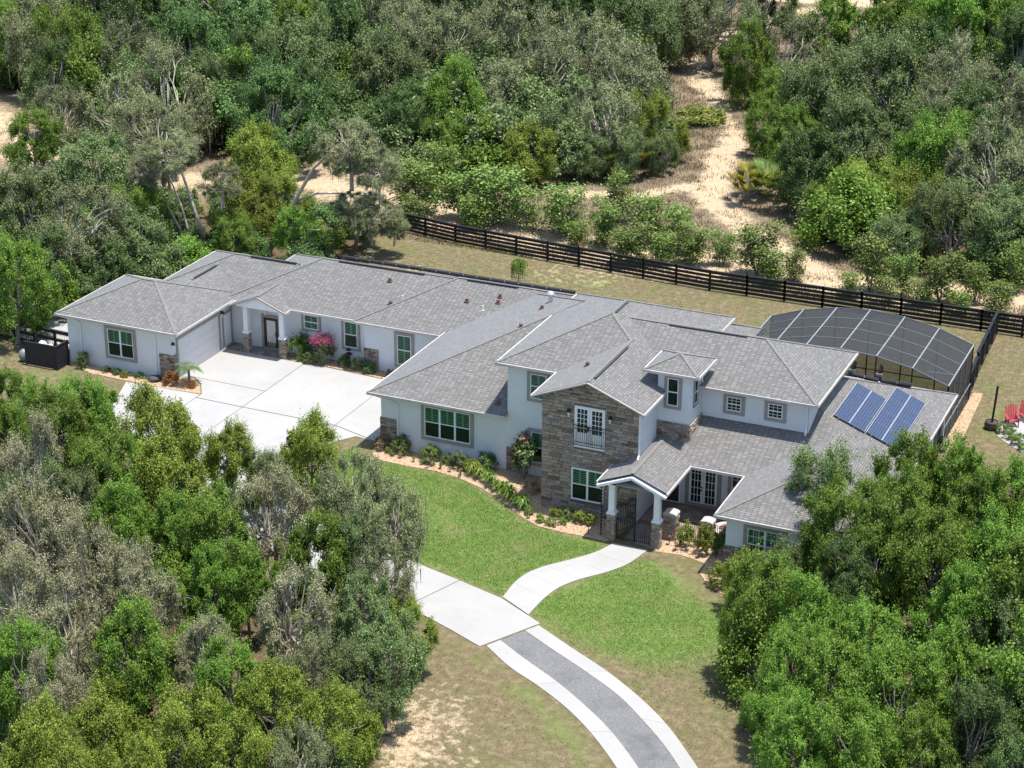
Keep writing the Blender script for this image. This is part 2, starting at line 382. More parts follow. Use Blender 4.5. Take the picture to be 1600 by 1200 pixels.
def ground():
    def grid(xs, ys, name, test=None, **props):
        X, Y = np.meshgrid(xs, ys); nx, ny = len(xs), len(ys)
        und = .05*np.sin(X*.21)*np.sin(Y*.17+1)+.03*np.sin(X*.6+Y*.5)
        und *= np.clip((Y-36)/12, 0, 1)
        V = np.stack([X, Y, und], -1).reshape(-1, 3)
        i, j = np.meshgrid(np.arange(nx-1), np.arange(ny-1)); a = (j*nx+i).ravel()
        Fq = np.stack([a, a+1, a+1+nx, a+nx], 1)
        if test is not None:
            cx = V[Fq].mean(1); Fq = Fq[test(cx[:, 0], cx[:, 1])]
            used, inv = np.unique(Fq, return_inverse=True); V = V[used]; Fq = inv.reshape(-1, 4)
        me = bpy.data.meshes.new(name); me.from_pydata(V.tolist(), [], Fq.tolist())
        ca = me.color_attributes.new('zone', 'FLOAT_COLOR', 'POINT')
        w = zone_weights(V[:, 0], V[:, 1]); C4 = np.ones((len(V), 4), 'f'); C4[:, 0], C4[:, 1], C4[:, 2] = w; C4[:, 3] = np.clip((V[:, 1]-34.5)/1.5, 0, 1)*.9+.55*np.clip(1.2-np.hypot(V[:, 0]-15.5, (V[:, 1]+26)/1.4)/6, 0, 1)
        ca.data.foreach_set('color', C4.ravel()); me.materials.append(MATS['ground']); me.update()
        return link(name, me, None, **props)
    xs = np.arange(-110, 70.1, .6); ys = np.arange(-50, 150.1, .6)
    lawn_t = lambda x, y: in_poly(x, y, LUSH1) | in_poly(x, y, LUSH2) | in_poly(x, y, YARD)
    grid(xs, ys, 'ground', lambda x, y: ~lawn_t(x, y), kind='structure', label='sandy ground with dry weeds and leaf litter')
    grid(xs, ys, 'lawn', lawn_t, kind='structure', label='mown lawn around the house')
    m = MB(); f = 1400
    for x0, x1, y0, y1 in ((-f, -110, -f, f), (70.0, f, -f, f), (-110, 70, -f, -50), (-110, 70, 149.8, f)):
        m.add([(x0, y0, -.02), (x1, y0, -.02), (x1, y1, -.02), (x0, y1, -.02)], [(0, 1, 2, 3)])
    m.build('terrain', 'ground', None, kind='structure', label='far terrain beyond the woods')
ground()

# ---------------------------------------------------------------- driveway, walk, ribbons
def shrink(poly, g=.02):
    c = Vector((sum(p[0] for p in poly)/len(poly), sum(p[1] for p in poly)/len(poly))); out = []
    for p in poly: d = c-Vector(p); out.append(tuple(Vector(p)+d.normalized()*g))
    return out
def slabs(name, polys, z, th, mat, gap=.02, **props):
    root = link(name, None, None, kind='structure', **props)
    for p in polys: MB().prism(shrink(p, gap), z-th, z).build('slab', mat, root)
    return root
slabs('driveway', [
    [(-16.29,9.4),(-16.29,4.0),(-15.75,4.45),(-10.3,4.3),(-10.3,9.3),(-11.8,9.3)], [(-10.28,9.35),(-10.28,1.6),(-3.9,1.5),(-3.9,8.9)],
    [(-15.4,4.42),(-14.5,3.65),(-13.62,2.3),(-13.6,1.7),(-10.3,1.6),(-10.3,4.27)], [(-3.88,8.9),(-3.88,1.5),(-.75,.45),(-.75,8.9)],
    [(-18.95,2.05),(-17.5,-1.7),(-15.2,-4.4),(-13.65,-4.4),(-13.65,2.2)], [(-13.62,1.66),(-13.62,-6.2),(-10.3,-6.2),(-10.3,1.56)],
    [(-10.28,1.56),(-10.28,-6.2),(-5.6,-6.2),(-4.2,-2.2),(-3.9,1.46)], [(-3.88,1.46),(-4.15,-2.2),(-3.2,-1.2),(-2.0,.6),(-.78,.42)],
    [(-9.5,-6.23),(-5.65,-6.23),(-3.2,-8.1),(-.2,-9.6),(-1.6,-13),(-6.5,-10.6)], [(-.17,-9.61),(4.8,-11.3),(5.6,-16.2),(-1.57,-13.02)],
    [(4.83,-11.31),(8.1,-12.08),(11.0,-12.9),(9.6,-16.75),(5.63,-16.21)], [(11.02,-12.91),(13.68,-13.71),(16.44,-15.25),(14.67,-18.45),(12.66,-17.56),(10.92,-16.84),(9.62,-16.76)],
    [(-31,14.5),(-31,5.5),(-24.9,5.5),(-24.9,14.5)]], .035, .12, 'concrete', label='white concrete driveway and parking court')
MB().prism([(-16.28,9.43),(-11.75,9.33),(-11.75,10.53),(-16.28,10.53)], -.03, .05).build('porch_paving', 'paver', None, kind='structure', label='dark paving of the wing entry porch')
wu = [(13.70,-13.60),(13.63,-12.01),(13.82,-10.80),(14.41,-9.65),(15.19,-8.65),(16.10,-7.33),(16.63,-5.95)]
wl = [(15.56,-14.70),(15.63,-12.83),(15.89,-11.50),(16.48,-10.36),(17.48,-9.03),(18.16,-7.71),(18.53,-5.95)]
def strip(a, b, gap=.012, joints=None):
    a, b = smooth_line(a, 6), smooth_line(b, 6); n = len(a); out = []; k = joints or n-1; step = (n-1)//k
    for i in range(0, n-1, step):
        e = min(i+step, n-1); pa = [Vector(q) for q in a[i:e+1]]; pb = [Vector(q) for q in b[i:e+1]]
        pa[-1] = pa[-1]+(pa[-2]-pa[-1]).normalized()*gap; pb[-1] = pb[-1]+(pb[-2]-pb[-1]).normalized()*gap
        out.append([tuple(q) for q in pa]+[tuple(q) for q in pb[::-1]])
    return out
slabs('walkway', strip(wu, wl, .004, 6), .042, .12, 'concrete', .003, label='curved white concrete walkway to the entry gate')
rlo = [(14.91,-18.23),(16.73,-19.58),(18.43,-20.49),(20.31,-21.67),(22.16,-23.17),(24.16,-25.23),(25.9,-27.4)]
rli = [(15.31,-17.50),(17.23,-18.71),(19.26,-19.91),(21.20,-21.28),(23.03,-22.79),(25.01,-24.85),(26.7,-27.0)]
rri = [(16.02,-16.17),(17.96,-17.31),(20.09,-18.50),(22.20,-19.83),(23.87,-21.26),(25.60,-22.95),(27.6,-25.3)]
rro = [(16.42,-15.45),(18.89,-16.89),(21.00,-18.09),(23.16,-19.60),(24.96,-21.16),(26.43,-22.76),(28.4,-25.1)]
slabs('kerb', strip(rlo, rli, .006, 3)+strip(rri, rro, .006, 3), .03, .1, 'concrete', .004, label='pale concrete ribbons edging the gravel drive')
gp = smooth_line(rli, 6)+smooth_line(rri, 6)[::-1]
MB().prism(gp, -.05, .012).build('gravel_drive', 'gravel', None, kind='structure', label='grey gravel drive between concrete ribbons')

# ---------------------------------------------------------------- planting beds (rock mulch)
def bed(name, poly, z, label, dens=55):
    MB().prism(poly, -.03, z).build(name, 'bed_base', None, kind='structure', label=label)
    xs = [p[0] for p in poly]; ys = [p[1] for p in poly]
    A = (max(xs)-min(xs))*(max(ys)-min(ys)); n = int(A*dens)
    x = RNG.uniform(min(xs), max(xs), n); y = RNG.uniform(min(ys), max(ys), n); k = in_poly(x, y, poly); x, y = x[k], y[k]; n = len(x)
    V = np.zeros((n, 4, 3)); r = RNG.uniform(.03, .075, n); t = RNG.uniform(0, 6.28, n)
    top = np.stack([x, y, np.full(n, z)+r*.8], 1)
    for q in range(3): V[:, q] = np.stack([x+r*np.cos(t+q*2.1), y+r*np.sin(t+q*2.1), np.full(n, z+.002)], 1)
    V[:, 3] = top
    vv = V.reshape(-1, 3); ff = []
    for i in range(n): b = i*4; ff += [(b, b+1, b+3), (b+1, b+2, b+3), (b+2, b, b+3)]
    me = bpy.data.meshes.new('loose_rock'); me.from_pydata(vv.tolist(), [], ff); me.materials.append(MATS['bed_rock'])
    link('loose_rock', me, None, kind='stuff', label='loose tan river rock in the '+name.replace('_', ' '))
bed('front_bed', [(.02,.0),(-.31,-.29),(-.10,-1.06),(.27,-1.57),(.87,-1.77),(2.61,-1.84),(4.26,-1.78),(5.8,-2.05),(7.56,-2.72),(9.37,-3.84),(11.3,-5.25),(12.3,-5.74),(13.8,-5.86),(15.2,-5.82),(16.2,-5.9),(16.4,-5.2),(16.85,-3.5),(16.6,0)], .03, 'tan rock bed along the front wall')
bed('entry_bed', [(18.9,-5.9),(20.24,-5.75),(21.0,-5.9),(21.76,-6.17),(21.85,-7.27),(22.5,-8.15),(23.5,-8.86),(25,-9.0),(26,-6.6),(22.9,-6.3),(22.9,-4.1),(19,-4.1)], .03, 'tan rock bed beside the courtyard')
bed('garage_bed', [(-24.2,3.4),(-23.54,2.86),(-21.62,2.3),(-19.2,2.2),(-16.46,2.15),(-13.7,2.3),(-14.5,3.55),(-15.45,4.25),(-16.3,4.1),(-16.3,3.4)], .03, 'tan rock bed along the garage wing')
bed('wing_bed', [(-11.9,9.3),(-10.59,9.45),(-8.22,9.36),(-3.95,9.0),(-1,8.95),(-.6,10.3),(-11.9,10.4)], .03, 'tan rock bed below the wing windows')
bed('cage_bed', [(29.65,12.0),(29.65,22),(30.25,22.1),(30.45,17),(30.55,12.0)], .03, 'tan rock strip beside the pool cage')

# ================================================================ HOUSE
S = .4
HOUSE = thing('house', 'large white stucco house with grey shingle roofs, stone gable and garage wing', 'house')
def poly_roof(name, faces, **props):
    """faces: list of (polygon xy, z(x,y)); UV in metres along eave / up slope"""
    m = MB(); m.uv = []
    for poly, zf in faces:
        P = [Vector((x, y, zf(x, y))) for x, y in poly]
        n = (P[1]-P[0]).cross(P[2]-P[0])
        if n.z < 0: P = P[::-1]; n = -n
        n.normalize(); e = Vector((0, 0, 1)).cross(n); e.normalize(); u = n.cross(e)
        m.add(P, [tuple(range(len(P)))]); m.uv += [(p.dot(e)+50, p.dot(u)+50) for p in P]
    return m.build(name, 'shingle', HOUSE, **props)
def fasc(roof, edges, ze, wid=.62, out=None):
    """edges: ((x0,y0),(x1,y1)) eave lines, outward normal to the right of travel"""
    for (x0, y0), (x1, y1) in edges:
        f = MB(); s = MB()
        d = Vector((x1-x0, y1-y0, 0)).normalized(); nrm = Vector((d.y, -d.x, 0))
        a, b = Vector((x0, y0, ze-.075)), Vector((x1, y1, ze-.075))
        f.beam(a+nrm*.03-d*.06, b+nrm*.03+d*.06, .07, .15)
        i = -nrm*wid
        s.add([Vector((x0, y0, ze-.13)), Vector((x1, y1, ze-.13)), Vector((x1, y1, ze-.13))+i, Vector((x0, y0, ze-.13))+i], [(0, 1, 2, 3)])
        f.build('fascia', 'fascia', roof); s.build('soffit', 'white', roof)
def caps(roof, lines):
    for a, b in lines:
        m = MB(); a, b = Vector(a)+Vector((0, 0, .012)), Vector(b)+Vector((0, 0, .012)); m.beam(a, b, .19, .014); m.build('ridge_cap', 'cap', roof)
def hip(x0, x1, y0, y1, ze, edges='fblr', nocap=False, cut=None):
    hx, hy = (x1-x0)/2, (y1-y0)/2; h = min(hx, hy)
    r0, r1 = ((x0+h, (y0+y1)/2), (x1-h, (y0+y1)/2)) if hx >= hy else (((x0+x1)/2, y0+h), ((x0+x1)/2, y1-h))
    F_ = lambda x, y: ze+S*(y-y0); B_ = lambda x, y: ze+S*(y1-y); L_ = lambda x, y: ze+S*(x-x0); R_ = lambda x, y: ze+S*(x1-x)
    A, B, C_, D = (x0, y0), (x1, y0), (x1, y1), (x0, y1)
    if hx >= hy: fs = [([A, B, r1, r0], F_), ([C_, D, r0, r1], B_), ([D, A, r0], L_), ([B, C_, r1], R_)]
    else: fs = [([A, B, r0], F_), ([C_, D, r1], B_), ([D, A, r0, r1], L_), ([B, C_, r1, r0], R_)]
    fs = [(list(dict.fromkeys(p)), z) for p, z in fs]
    fs = [q for q in fs if len(q[0]) > 2]
    ro = poly_roof('roof', fs); E = {'f': (A, B), 'r': (B, C_), 'b': (C_, D), 'l': (D, A)}
    fasc(ro, [E[k] for k in edges], ze)
    zr = ze+S*h; R0, R1 = (*r0, zr), (*r1, zr)
    if not nocap:
        hips = [((*A, ze), R0), ((*C_, ze), R1)]+([((*D, ze), R0), ((*B, ze), R1)] if hx >= hy else [((*B, ze), R0), ((*D, ze), R1)])
        caps(ro, hips+([(R0, R1)] if (Vector(R0)-Vector(R1)).length > .3 else []))
    return ro, R0, R1
def wallbox(x0, x1, y0, y1, z0, z1): return MB().box(x0, x1, y0, y1, z0, z1).build('wall', 'stucco', HOUSE)

# garage wing + long wing
G1, *_ = hip(-24.67, -15.7, 3.05, 11.05, 3.35)
g2 = lambda x, y: 3.34+S*(-15.7-x)
G2 = poly_roof('roof', [([(-15.7,8.0),(-15.7,10.2),(-18.5,13.4),(-18.5,8.2)], g2), ([(-21.3,11.1),(-18.5,8.2),(-18.5,13.4),(-21.3,14)], lambda x, y: 3.34+S*(x+21.3))])
caps(G2, [((-18.5,9.3,4.47),(-18.5,13.2,4.47))])
MB().beam((-18.42,9.6,4.52),(-18.42,12.3,4.52), .14, .04).build('ridge_vent', 'vent', G2)
W1, *_ = hip(-21.8, -9, 9.95, 17.75, 3.35)
MB().beam((-16.6,13.72,4.96),(-13.2,13.72,4.96), .14, .04).build('ridge_vent', 'vent', W1)
W2, *_ = hip(-16.4, 12, 9.72, 19.3, 3.36, 'fl')
MB().beam((-10.4,14.38,5.31),(-4.2,14.38,5.31), .14, .04).build('ridge_vent', 'vent', W2)
W3, *_ = hip(-6.85, 14, 9.5, 19.5, 3.37, 'fl')
MB().beam((-1.2,14.35,5.40),(2.3,14.35,5.40), .14, .04).build('ridge_vent', 'vent', W3)
wallbox(-24.12, -16.3, 3.5, 10.5, 0, 3.33); wallbox(-21.2, -16.3, 10.4, 17, 0, 3.32); wallbox(-16.35, -6.4, 10.55, 18.6, 0, 3.34); wallbox(-6.4, 0.05, 10.15, 18.8, 0, 3.35)
# entry gable of the wing
eg = poly_roof('roof', [([(-15.45,9.1),(-13.45,9.1),(-13.45,11.7),(-15.45,9.72)], lambda x, y: 3.35+S*(x+15.45)), ([(-11.45,9.1),(-13.45,9.1),(-13.45,11.7),(-11.45,9.72)], lambda x, y: 3.35+S*(-11.45-x))])
fasc(eg, [((-15.45,9.75),(-15.45,9.1)), ((-11.45,9.1),(-11.45,9.75))], 3.35, .3)
MB().beam((-15.5,9.07,3.25),(-13.45,9.07,4.07), .08, .22, (0,-1,0)).build('rake_board', 'trim', eg); MB().beam((-13.45,9.07,4.07),(-11.4,9.07,3.25), .08, .22, (0,-1,0)).build('rake_board', 'trim', eg)
caps(eg, [((-13.45,9.1,4.15),(-13.45,11.65,4.15))])
MB().add([(-15.35,9.2,3.22),(-11.55,9.2,3.22),(-13.45,9.2,4.08)], [(0,1,2)]).build('gable_infill', 'white', HOUSE)

# main left block
M1z = lambda x, y: 3.5
M1 = poly_roof('roof', [([(-.6,-.45),(7.97,-.45),(7.97,8.12)], lambda x, y: 3.5+S*(y+.45)),
    ([(-.6,18.5),(-.6,-.45),(8.87,9.02)], lambda x, y: 3.5+S*(x+.6)), ([(17.2,18.5),(-.6,18.5),(8.87,9.02)], lambda x, y: 3.5+S*(18.5-y)),
    ([(17.2,9.6),(17.2,18.5),(8.3,9.6)], lambda x, y: 3.5+S*(17.2-x))])
fasc(M1, [((-.6,18.5),(-.6,-.45)), ((-.6,-.45),(7.95,-.45)), ((17.2,11.5),(17.2,18.5))], 3.5)
caps(M1, [((-.6,-.45,3.5),(7.97,8.12,6.93)), ((-.6,18.5,3.5),(8.87,9.02,7.29)), ((17.2,18.5,3.5),(9.2,10.5,6.7))])
wallbox(0, 7.97, 0, 18, 0, 3.48); wallbox(8, 16.6, 11, 18, 0, 3.47)

# upper left mass
UL, *_ = hip(7.46, 17.3, -.5, 11.55, 6.7, 'flrb')
MB().beam((12.5,4.6,8.68),(12.5,6.5,8.68), .14, .04).build('ridge_vent', 'vent', UL)
wallbox(7.95, 16.85, -.03, 11, 0, 6.68)
# upper right mass
UR, *_ = hip(9.0, 25.25, .9, 9.1, 6.69, 'frb')
MB().beam((15.6,4.88,8.33),(20.1,4.88,8.33), .14, .04).build('ridge_vent', 'vent', UR)
wallbox(16.9, 24.72, 1.5, 8.6, 3, 6.67)
# stone gable
sg = poly_roof('roof', [([(11.06,-3.88),(14.22,-3.88),(14.22,2.9),(11.06,-.3)], lambda x, y: 6.71+S*(x-11.06)), ([(17.38,-3.88),(14.22,-3.88),(14.22,2.9),(17.38,-.1)], lambda x, y: 6.71+S*(17.38-x))])
fasc(sg, [((11.06,-.45),(11.06,-3.88)), ((17.38,-3.88),(17.38,-.1))], 6.71, .45)
MB().beam((11.0,-3.91,6.62),(14.22,-3.91,7.91), .08, .24, (0,-1,0)).build('rake_board', 'trim', sg); MB().beam((14.22,-3.91,7.91),(17.44,-3.91,6.62), .08, .24, (0,-1,0)).build('rake_board', 'trim', sg)
caps(sg, [((14.22,-3.85,7.98),(14.22,2.8,7.98))])
MB().beam((14.36,-3.3,8.0),(14.36,1.6,8.0), .14, .04).build('ridge_vent', 'vent', sg)
core = MB(); core.add([(11.5,-3.42,0),(16.9,-3.42,0),(16.9,-3.42,6.68),(14.2,-3.42,7.76),(11.5,-3.42,6.68),(11.5,.2,0),(16.9,.2,0),(16.9,.2,6.68),(14.2,.2,7.76),(11.5,.2,6.68)],
    [(0,1,2,3,4),(1,6,7,2),(5,0,4,9),(6,5,9,8,7),(2,7,8,3),(3,8,9,4)]); core.build('wall', 'stucco', HOUSE)
# tower
tw, *_ = hip(16.25, 19.27, -.95, 2.05, 7.95)
wallbox(16.88, 18.75, -.45, 1.9, 3.2, 7.93)
# lower front/right roofs
LM = poly_roof('roof', [([(16.93,-2.05),(30.2,-2.05),(22.48,5.67),(16.93,5.67)], lambda x, y: 3.35+S*(y+2.05)), ([(30.2,-2.05),(30.2,13.4),(22.48,5.67)], lambda x, y: 3.35+S*(30.2-x)),
    ([(30.2,13.4),(17.0,13.4),(17.0,5.67),(22.48,5.67)], lambda x, y: 3.35+S*(13.4-y))])
fasc(LM, [((16.93,-2.05),(22.4,-2.05)), ((30.2,-7),(30.2,13.4)), ((30.2,13.4),(17,13.4))], 3.35, 2.)
caps(LM, [((30.2,13.4,3.35),(24.8,8.0,5.51))])
RWr = poly_roof('roof', [([(22.4,-7),(30.2,-7),(26.3,-3.1)], lambda x, y: 3.34+S*(y+7)), ([(22.4,3),(22.4,-7),(26.3,-3.1),(26.3,3)], lambda x, y: 3.34+S*(x-22.4)), ([(30.2,-7),(30.2,-1.9),(26.3,2),(26.3,-3.1)], lambda x, y: 3.34+S*(30.2-x))])
fasc(RWr, [((22.4,-2.05),(22.4,-7)), ((22.4,-7),(30.2,-7))], 3.34)
caps(RWr, [((22.4,-7,3.34),(26.3,-3.1,4.9)), ((30.2,-7,3.34),(26.3,-3.1,4.9)), ((26.3,-3.1,4.9),(26.3,1.85,4.9))])
wallbox(22.85, 29.6, -6.45, 5.3, 0, 3.33); wallbox(16.91, 22.84, .0, 8, 0, 3.6); wallbox(17, 26, 7.5, 12.2, 0, 3.3)
for y in (6.2, 9.7, 12.8): MB().box(29.45, 29.75, y-.15, y+.15, 0, 3.25).build('column', 'white', HOUSE)
# entry porch gable
pg = poly_roof('roof', [([(15.6,-5.75),(17.5,-5.75),(17.5,.05),(16.93,.05),(16.93,-3.4),(15.6,-3.4)], lambda x, y: 3.36+S*(x-15.6)), ([(19.4,-5.75),(17.5,-5.75),(17.5,.2),(19.4,-1.9)], lambda x, y: 3.36+S*(19.4-x))])
fasc(pg, [((15.6,-3.45),(15.6,-5.75)), ((19.4,-5.75),(19.4,-2.05))], 3.36, .5)
caps(pg, [((17.5,-5.72,4.13),(17.5,-.2,4.13))])
MB().beam((15.6,-5.72,3.12),(17.5,-5.72,3.90), .14, .38, (0,-1,0)).build('rake_board', 'white', pg); MB().beam((17.5,-5.72,3.90),(19.4,-5.72,3.12), .14, .38, (0,-1,0)).build('rake_board', 'white', pg)
MB().add([(15.7,-5.6,3.2),(19.3,-5.6,3.2),(19.3,-.2,3.2),(15.7,-3.5,3.2)], [(0,1,2,3)]).build('ceiling', 'white', pg)

def mapper(axis, c):
    """local (u along wall, w outward, z) -> world"""
    return (lambda u, w, z: (u, c-w, z)) if axis == 'y' else (lambda u, w, z: (c+w, u, z))
def lbox(m, M, u0, u1, w0, w1, z0, z1):
    a = M(u0, w0, z0); b = M(u1, w1, z1); m.box(a[0], b[0], a[1], b[1], a[2], b[2])
def ring(M, u0, u1, z0, z1, wd, w0, w1):
    m = MB(); lbox(m, M, u0, u1, w0, w1, z0, z0+wd); lbox(m, M, u0, u1, w0, w1, z1-wd, z1); lbox(m, M, u0, u0+wd, w0, w1, z0+wd, z1-wd); lbox(m, M, u1-wd, u1, w0, w1, z0+wd, z1-wd); return m
def window(axis, c, u0, u1, z0, z1, cols=1, trim=.2, shut='upper', grid=0, parent=None, label=None):
    """(u0..z1) is the outside of the white frame; the trim surround lies beyond it"""
    M = mapper(axis, c)
    if trim: root = ring(M, u0-trim, u1+trim, z0-trim, z1+trim, trim, .0, .075).build('window', 'trim', HOUSE)
    else: root = ring(M, u0-.03, u1+.03, z0-.03, z1+.03, .03, .0, .06).build('window', 'white', HOUSE)
    if label: root['label'] = label
    m = MB(); lbox(m, M, u0, u1, 0, .008, z0, z1); m.build('unlit_room_sheet', 'unlit_room_black', root)  # near-black sheet over the uncut wall, painted shade of the room inside
    fr = ring(M, u0, u1, z0, z1, .055, .0, .055); w = (u1-u0)/cols; zm = (z0+z1)/2
    for k in range(1, cols): lbox(fr, M, u0+k*w-.055, u0+k*w+.055, 0, .056, z0+.05, z1-.05)
    lbox(fr, M, u0+.05, u1-.05, 0, .05, zm-.03, zm+.03); fr.build('frame', 'white', root)
    for k in range(cols):
        a, b = u0+k*w+.055, u0+(k+1)*w-.055
        for lo, hi in ((z0+.055, zm-.03), (zm+.03, z1-.055)):
            p = MB(); lbox(p, M, a, b, .028, .032, lo, hi); p.build('pane', 'glass', root)
        if shut:
            s = MB(); lo = zm+.04 if shut == 'upper' else z0+.06
            for q in range(3):
                uu = a+(b-a)*q/2; lbox(s, M, max(a, uu-.05), min(b, uu+.05), .009, .020, lo, z1-.06)
            z = lo+.06
            while z < z1-.08: lbox(s, M, a, b, .010, .018, z, z+.045); z += .11
            s.build('shutter', 'blind' if shut == 'full' else 'shutter', root)
        if grid:
            s = MB()
            for q in range(1, 3): lbox(s, M, a+(b-a)*q/3-.012, a+(b-a)*q/3+.012, .033, .042, z0+.055, z1-.055)
            for zz in ((z0+zm)/2, (zm+z1)/2): lbox(s, M, a, b, .033, .042, zz-.012, zz+.012)
            s.build('muntin', 'white', root)
    return root
window('y', 3.5, -21.1, -19.2, .95, 2.78, 2)
window('y', 10.55, -10.95, -9.9, 1.9, 2.85, 1, .16, 'full'); window('y', 10.55, -8.05, -7.1, 1.1, 2.85, 1, .18, 'upper'); window('y', 10.15, -4.1, -3.1, .7, 2.7, 1, .18, 'full')
window('y', 0, 2.78, 5.66, 1.2, 3.06, 3); window('y', -.03, 9.32, 10.3, 4.72, 6.2, 1, .18, 'full'); window('y', -.03, 9.4, 10.5, .85, 2.72, 1)
window('y', -.45, 17.43, 18.06, 5.9, 7.48, 1, .17, None)
window('x', 18.75, .05, .62, 5.9, 7.3, 1, .12, None)
window('y', 1.5, 20.15, 20.97, 5.32, 6.12, 1, .19, None, 1); window('y', 1.5, 22.45, 23.26, 5.32, 6.13, 1, .19, 'none' and None, 1)
window('y', -6.45, 23.98, 25.85, .95, 2.72, 2, .2, 'upper', 1)

# ---------------------------------------------------------------- stone cladding
def stone_unit(seed):
    r = random.Random(seed); j = lambda a: a*(1+r.uniform(-.12, .12))
    o = [(-.5,0,-.5),(.5,0,-.5),(.5,0,.5),(-.5,0,.5)]
    mid = [(x*.97, -.6, z*.95) for x, _, z in o]; fr = [(x*j(.84), -1*r.uniform(.8, 1.2), z*j(.74)) for x, _, z in o]
    v = o+mid+fr; f = [(8,9,10,11)]
    for a in (0, 4):
        for k in range(4): f.append((a+k, a+(k+1) % 4, a+4+(k+1) % 4, a+4+k))
    me = bpy.data.meshes.new('stone'); me.from_pydata(v, [], f); me.materials.append(MATS['stone']); me.update(); return me
STONES = [stone_unit(i) for i in range(8)]
def courses(u0, u1, z0, z1, hr=(.13, .24), wr=(.26, .72), rnd=random):
    z = z0; out = []
    while z < z1-.02:
        h = min(rnd.uniform(*hr), z1-z); u = u0
        if z1-z-h < .06: h = z1-z
        while u < u1-.02:
            w = min(rnd.uniform(*wr), u1-u)
            if u1-u-w < .12: w = u1-u
            if h > .19 and rnd.random() < .3:
                out += [(u, u+w, z, z+h*.5), (u, u+w, z+h*.5, z+h)]
            else: out.append((u, u+w, z, z+h))
            u += w
        z += h
    return out
def stone_wall():
    root = MB().add([(11.47,-3.43,0),(16.92,-3.43,0),(16.92,-3.43,6.62),(14.2,-3.43,7.7),(11.47,-3.43,6.62),(11.47,-3.425,0),(16.92,-3.425,0)], [(0,1,2,3,4),(0,1,6,5)]).build('stone_wall', 'mortar', HOUSE)
    root['label'] = 'stacked brown and grey stone cladding on the gable front'
    holes = [(13.33,15.07,3.95,6.34), (13.18,15.07,.84,2.74)]
    cells = []
    for a, b, z0, z1 in courses(11.46, 16.94, 0, 7.72):
        top = 6.66+(2.72-abs((a+b)/2-14.2))*S-.05
        if z0 > top-.05: continue
        z1 = min(z1, top)
        for h0, h1, k0, k1 in holes:
            if a < h1 and b > h0 and z0 < k1 and z1 > k0:
                if z0 >= k0-.1 or z1 <= k1+.1:
                    if a < h0-.1 and b > h1+.1: continue
                    if a < h0-.08: b = h0
                    elif b > h1+.08: a = h1
                    else: a = b
        if b-a > .05 and z1-z0 > .04: cells.append((a, b, z0, z1))
    cells.sort(key=lambda c: -(c[1]-c[0])*(c[3]-c[2]))
    rest = MB()
    for i, (a, b, z0, z1) in enumerate(cells):
        d = random.uniform(.035, .075)
        if i < 300:
            o = link('stone', STONES[i % 8], root); o.location = ((a+b)/2, -3.43, (z0+z1)/2); o.scale = ((b-a)*.985*(1 if i % 2 else -1), d, (z1-z0)*.96)
        else:
            rest.add([((a+b)/2+(b-a)*.98*x, -3.43+d*y, (z0+z1)/2+(z1-z0)*.95*z) for x, y, z in [tuple(v.co) for v in STONES[i % 8].vertices]], [tuple(p.vertices) for p in STONES[i % 8].polygons])
    if rest.v: rest.build('small_stones', 'stone_mix', root, kind='stuff')
stone_wall()
def cladding(name, parent, parts, seed, hr=(.10, .17), wr=(.16, .42), label=None):
    """parts: (axis, plane, outward sign, u0,u1,z0,z1)"""
    rnd = random.Random(seed); m = MB()
    for axis, c, sg_, u0, u1, z0, z1 in parts:
        for a, b, k0, k1 in courses(u0, u1, z0, z1, hr, wr, rnd):
            d = rnd.uniform(.03, .06); st = STONES[rnd.randrange(8)]
            vs_ = []
            for v in st.vertices:
                u, w, z = (a+b)/2+(b-a)*.97*v.co.x, -v.co.y*d, (k0+k1)/2+(k1-k0)*.94*v.co.z
                vs_.append((u, c+sg_*w, z) if axis == 'y' else (c+sg_*w, u, z))
            m.add(vs_, [tuple(p.vertices) for p in st.polygons])
    o = m.build(name, 'stone_mix', parent)
    if label: o['label'] = label
    return o
def corner_pier(x0, x1, y, z0, z1, seed, left=None, right=None, dep=.35):
    """stone facing on a front wall, returning round the corner"""
    b = MB().box(x0, x1, y-.02, y+.2, z0, z1).build('stone_pier', 'mortar', HOUSE)
    pr_ = [('y', y-.02, -1, x0-.03, x1+.03, z0, z1)]
    if left: pr_.append(('x', x0-.0, -1, y-.02, y+dep, z0, z1))
    if right: pr_.append(('x', x1+.0, 1, y-.02, y+dep, z0, z1))
    cladding('stone_facing', b, pr_, seed); return b
corner_pier(-.04, .96, 0, 0, 1.88, 1, left=True); corner_pier(-17.3, -16.26, 3.5, 0, 1.68, 2, right=True); corner_pier(-6.44, -5.45, 10.15, 0, 1.42, 3, left=True, dep=.4)
corner_pier(7.92, 9.2, -.03, 0, 1.5, 4); corner_pier(22.8, 23.8, -6.45, 0, 1.5, 5, left=True)
b = MB().box(16.9, 18.77, -.48, 1.5, 3.4, 4.92).build('stone_band', 'mortar', HOUSE)
cladding('stone_facing', b, [('y', -.48, -1, 16.86, 18.82, 3.5, 4.95), ('x', 18.77, 1, -.5, 1.5, 3.5, 4.95)], 6)

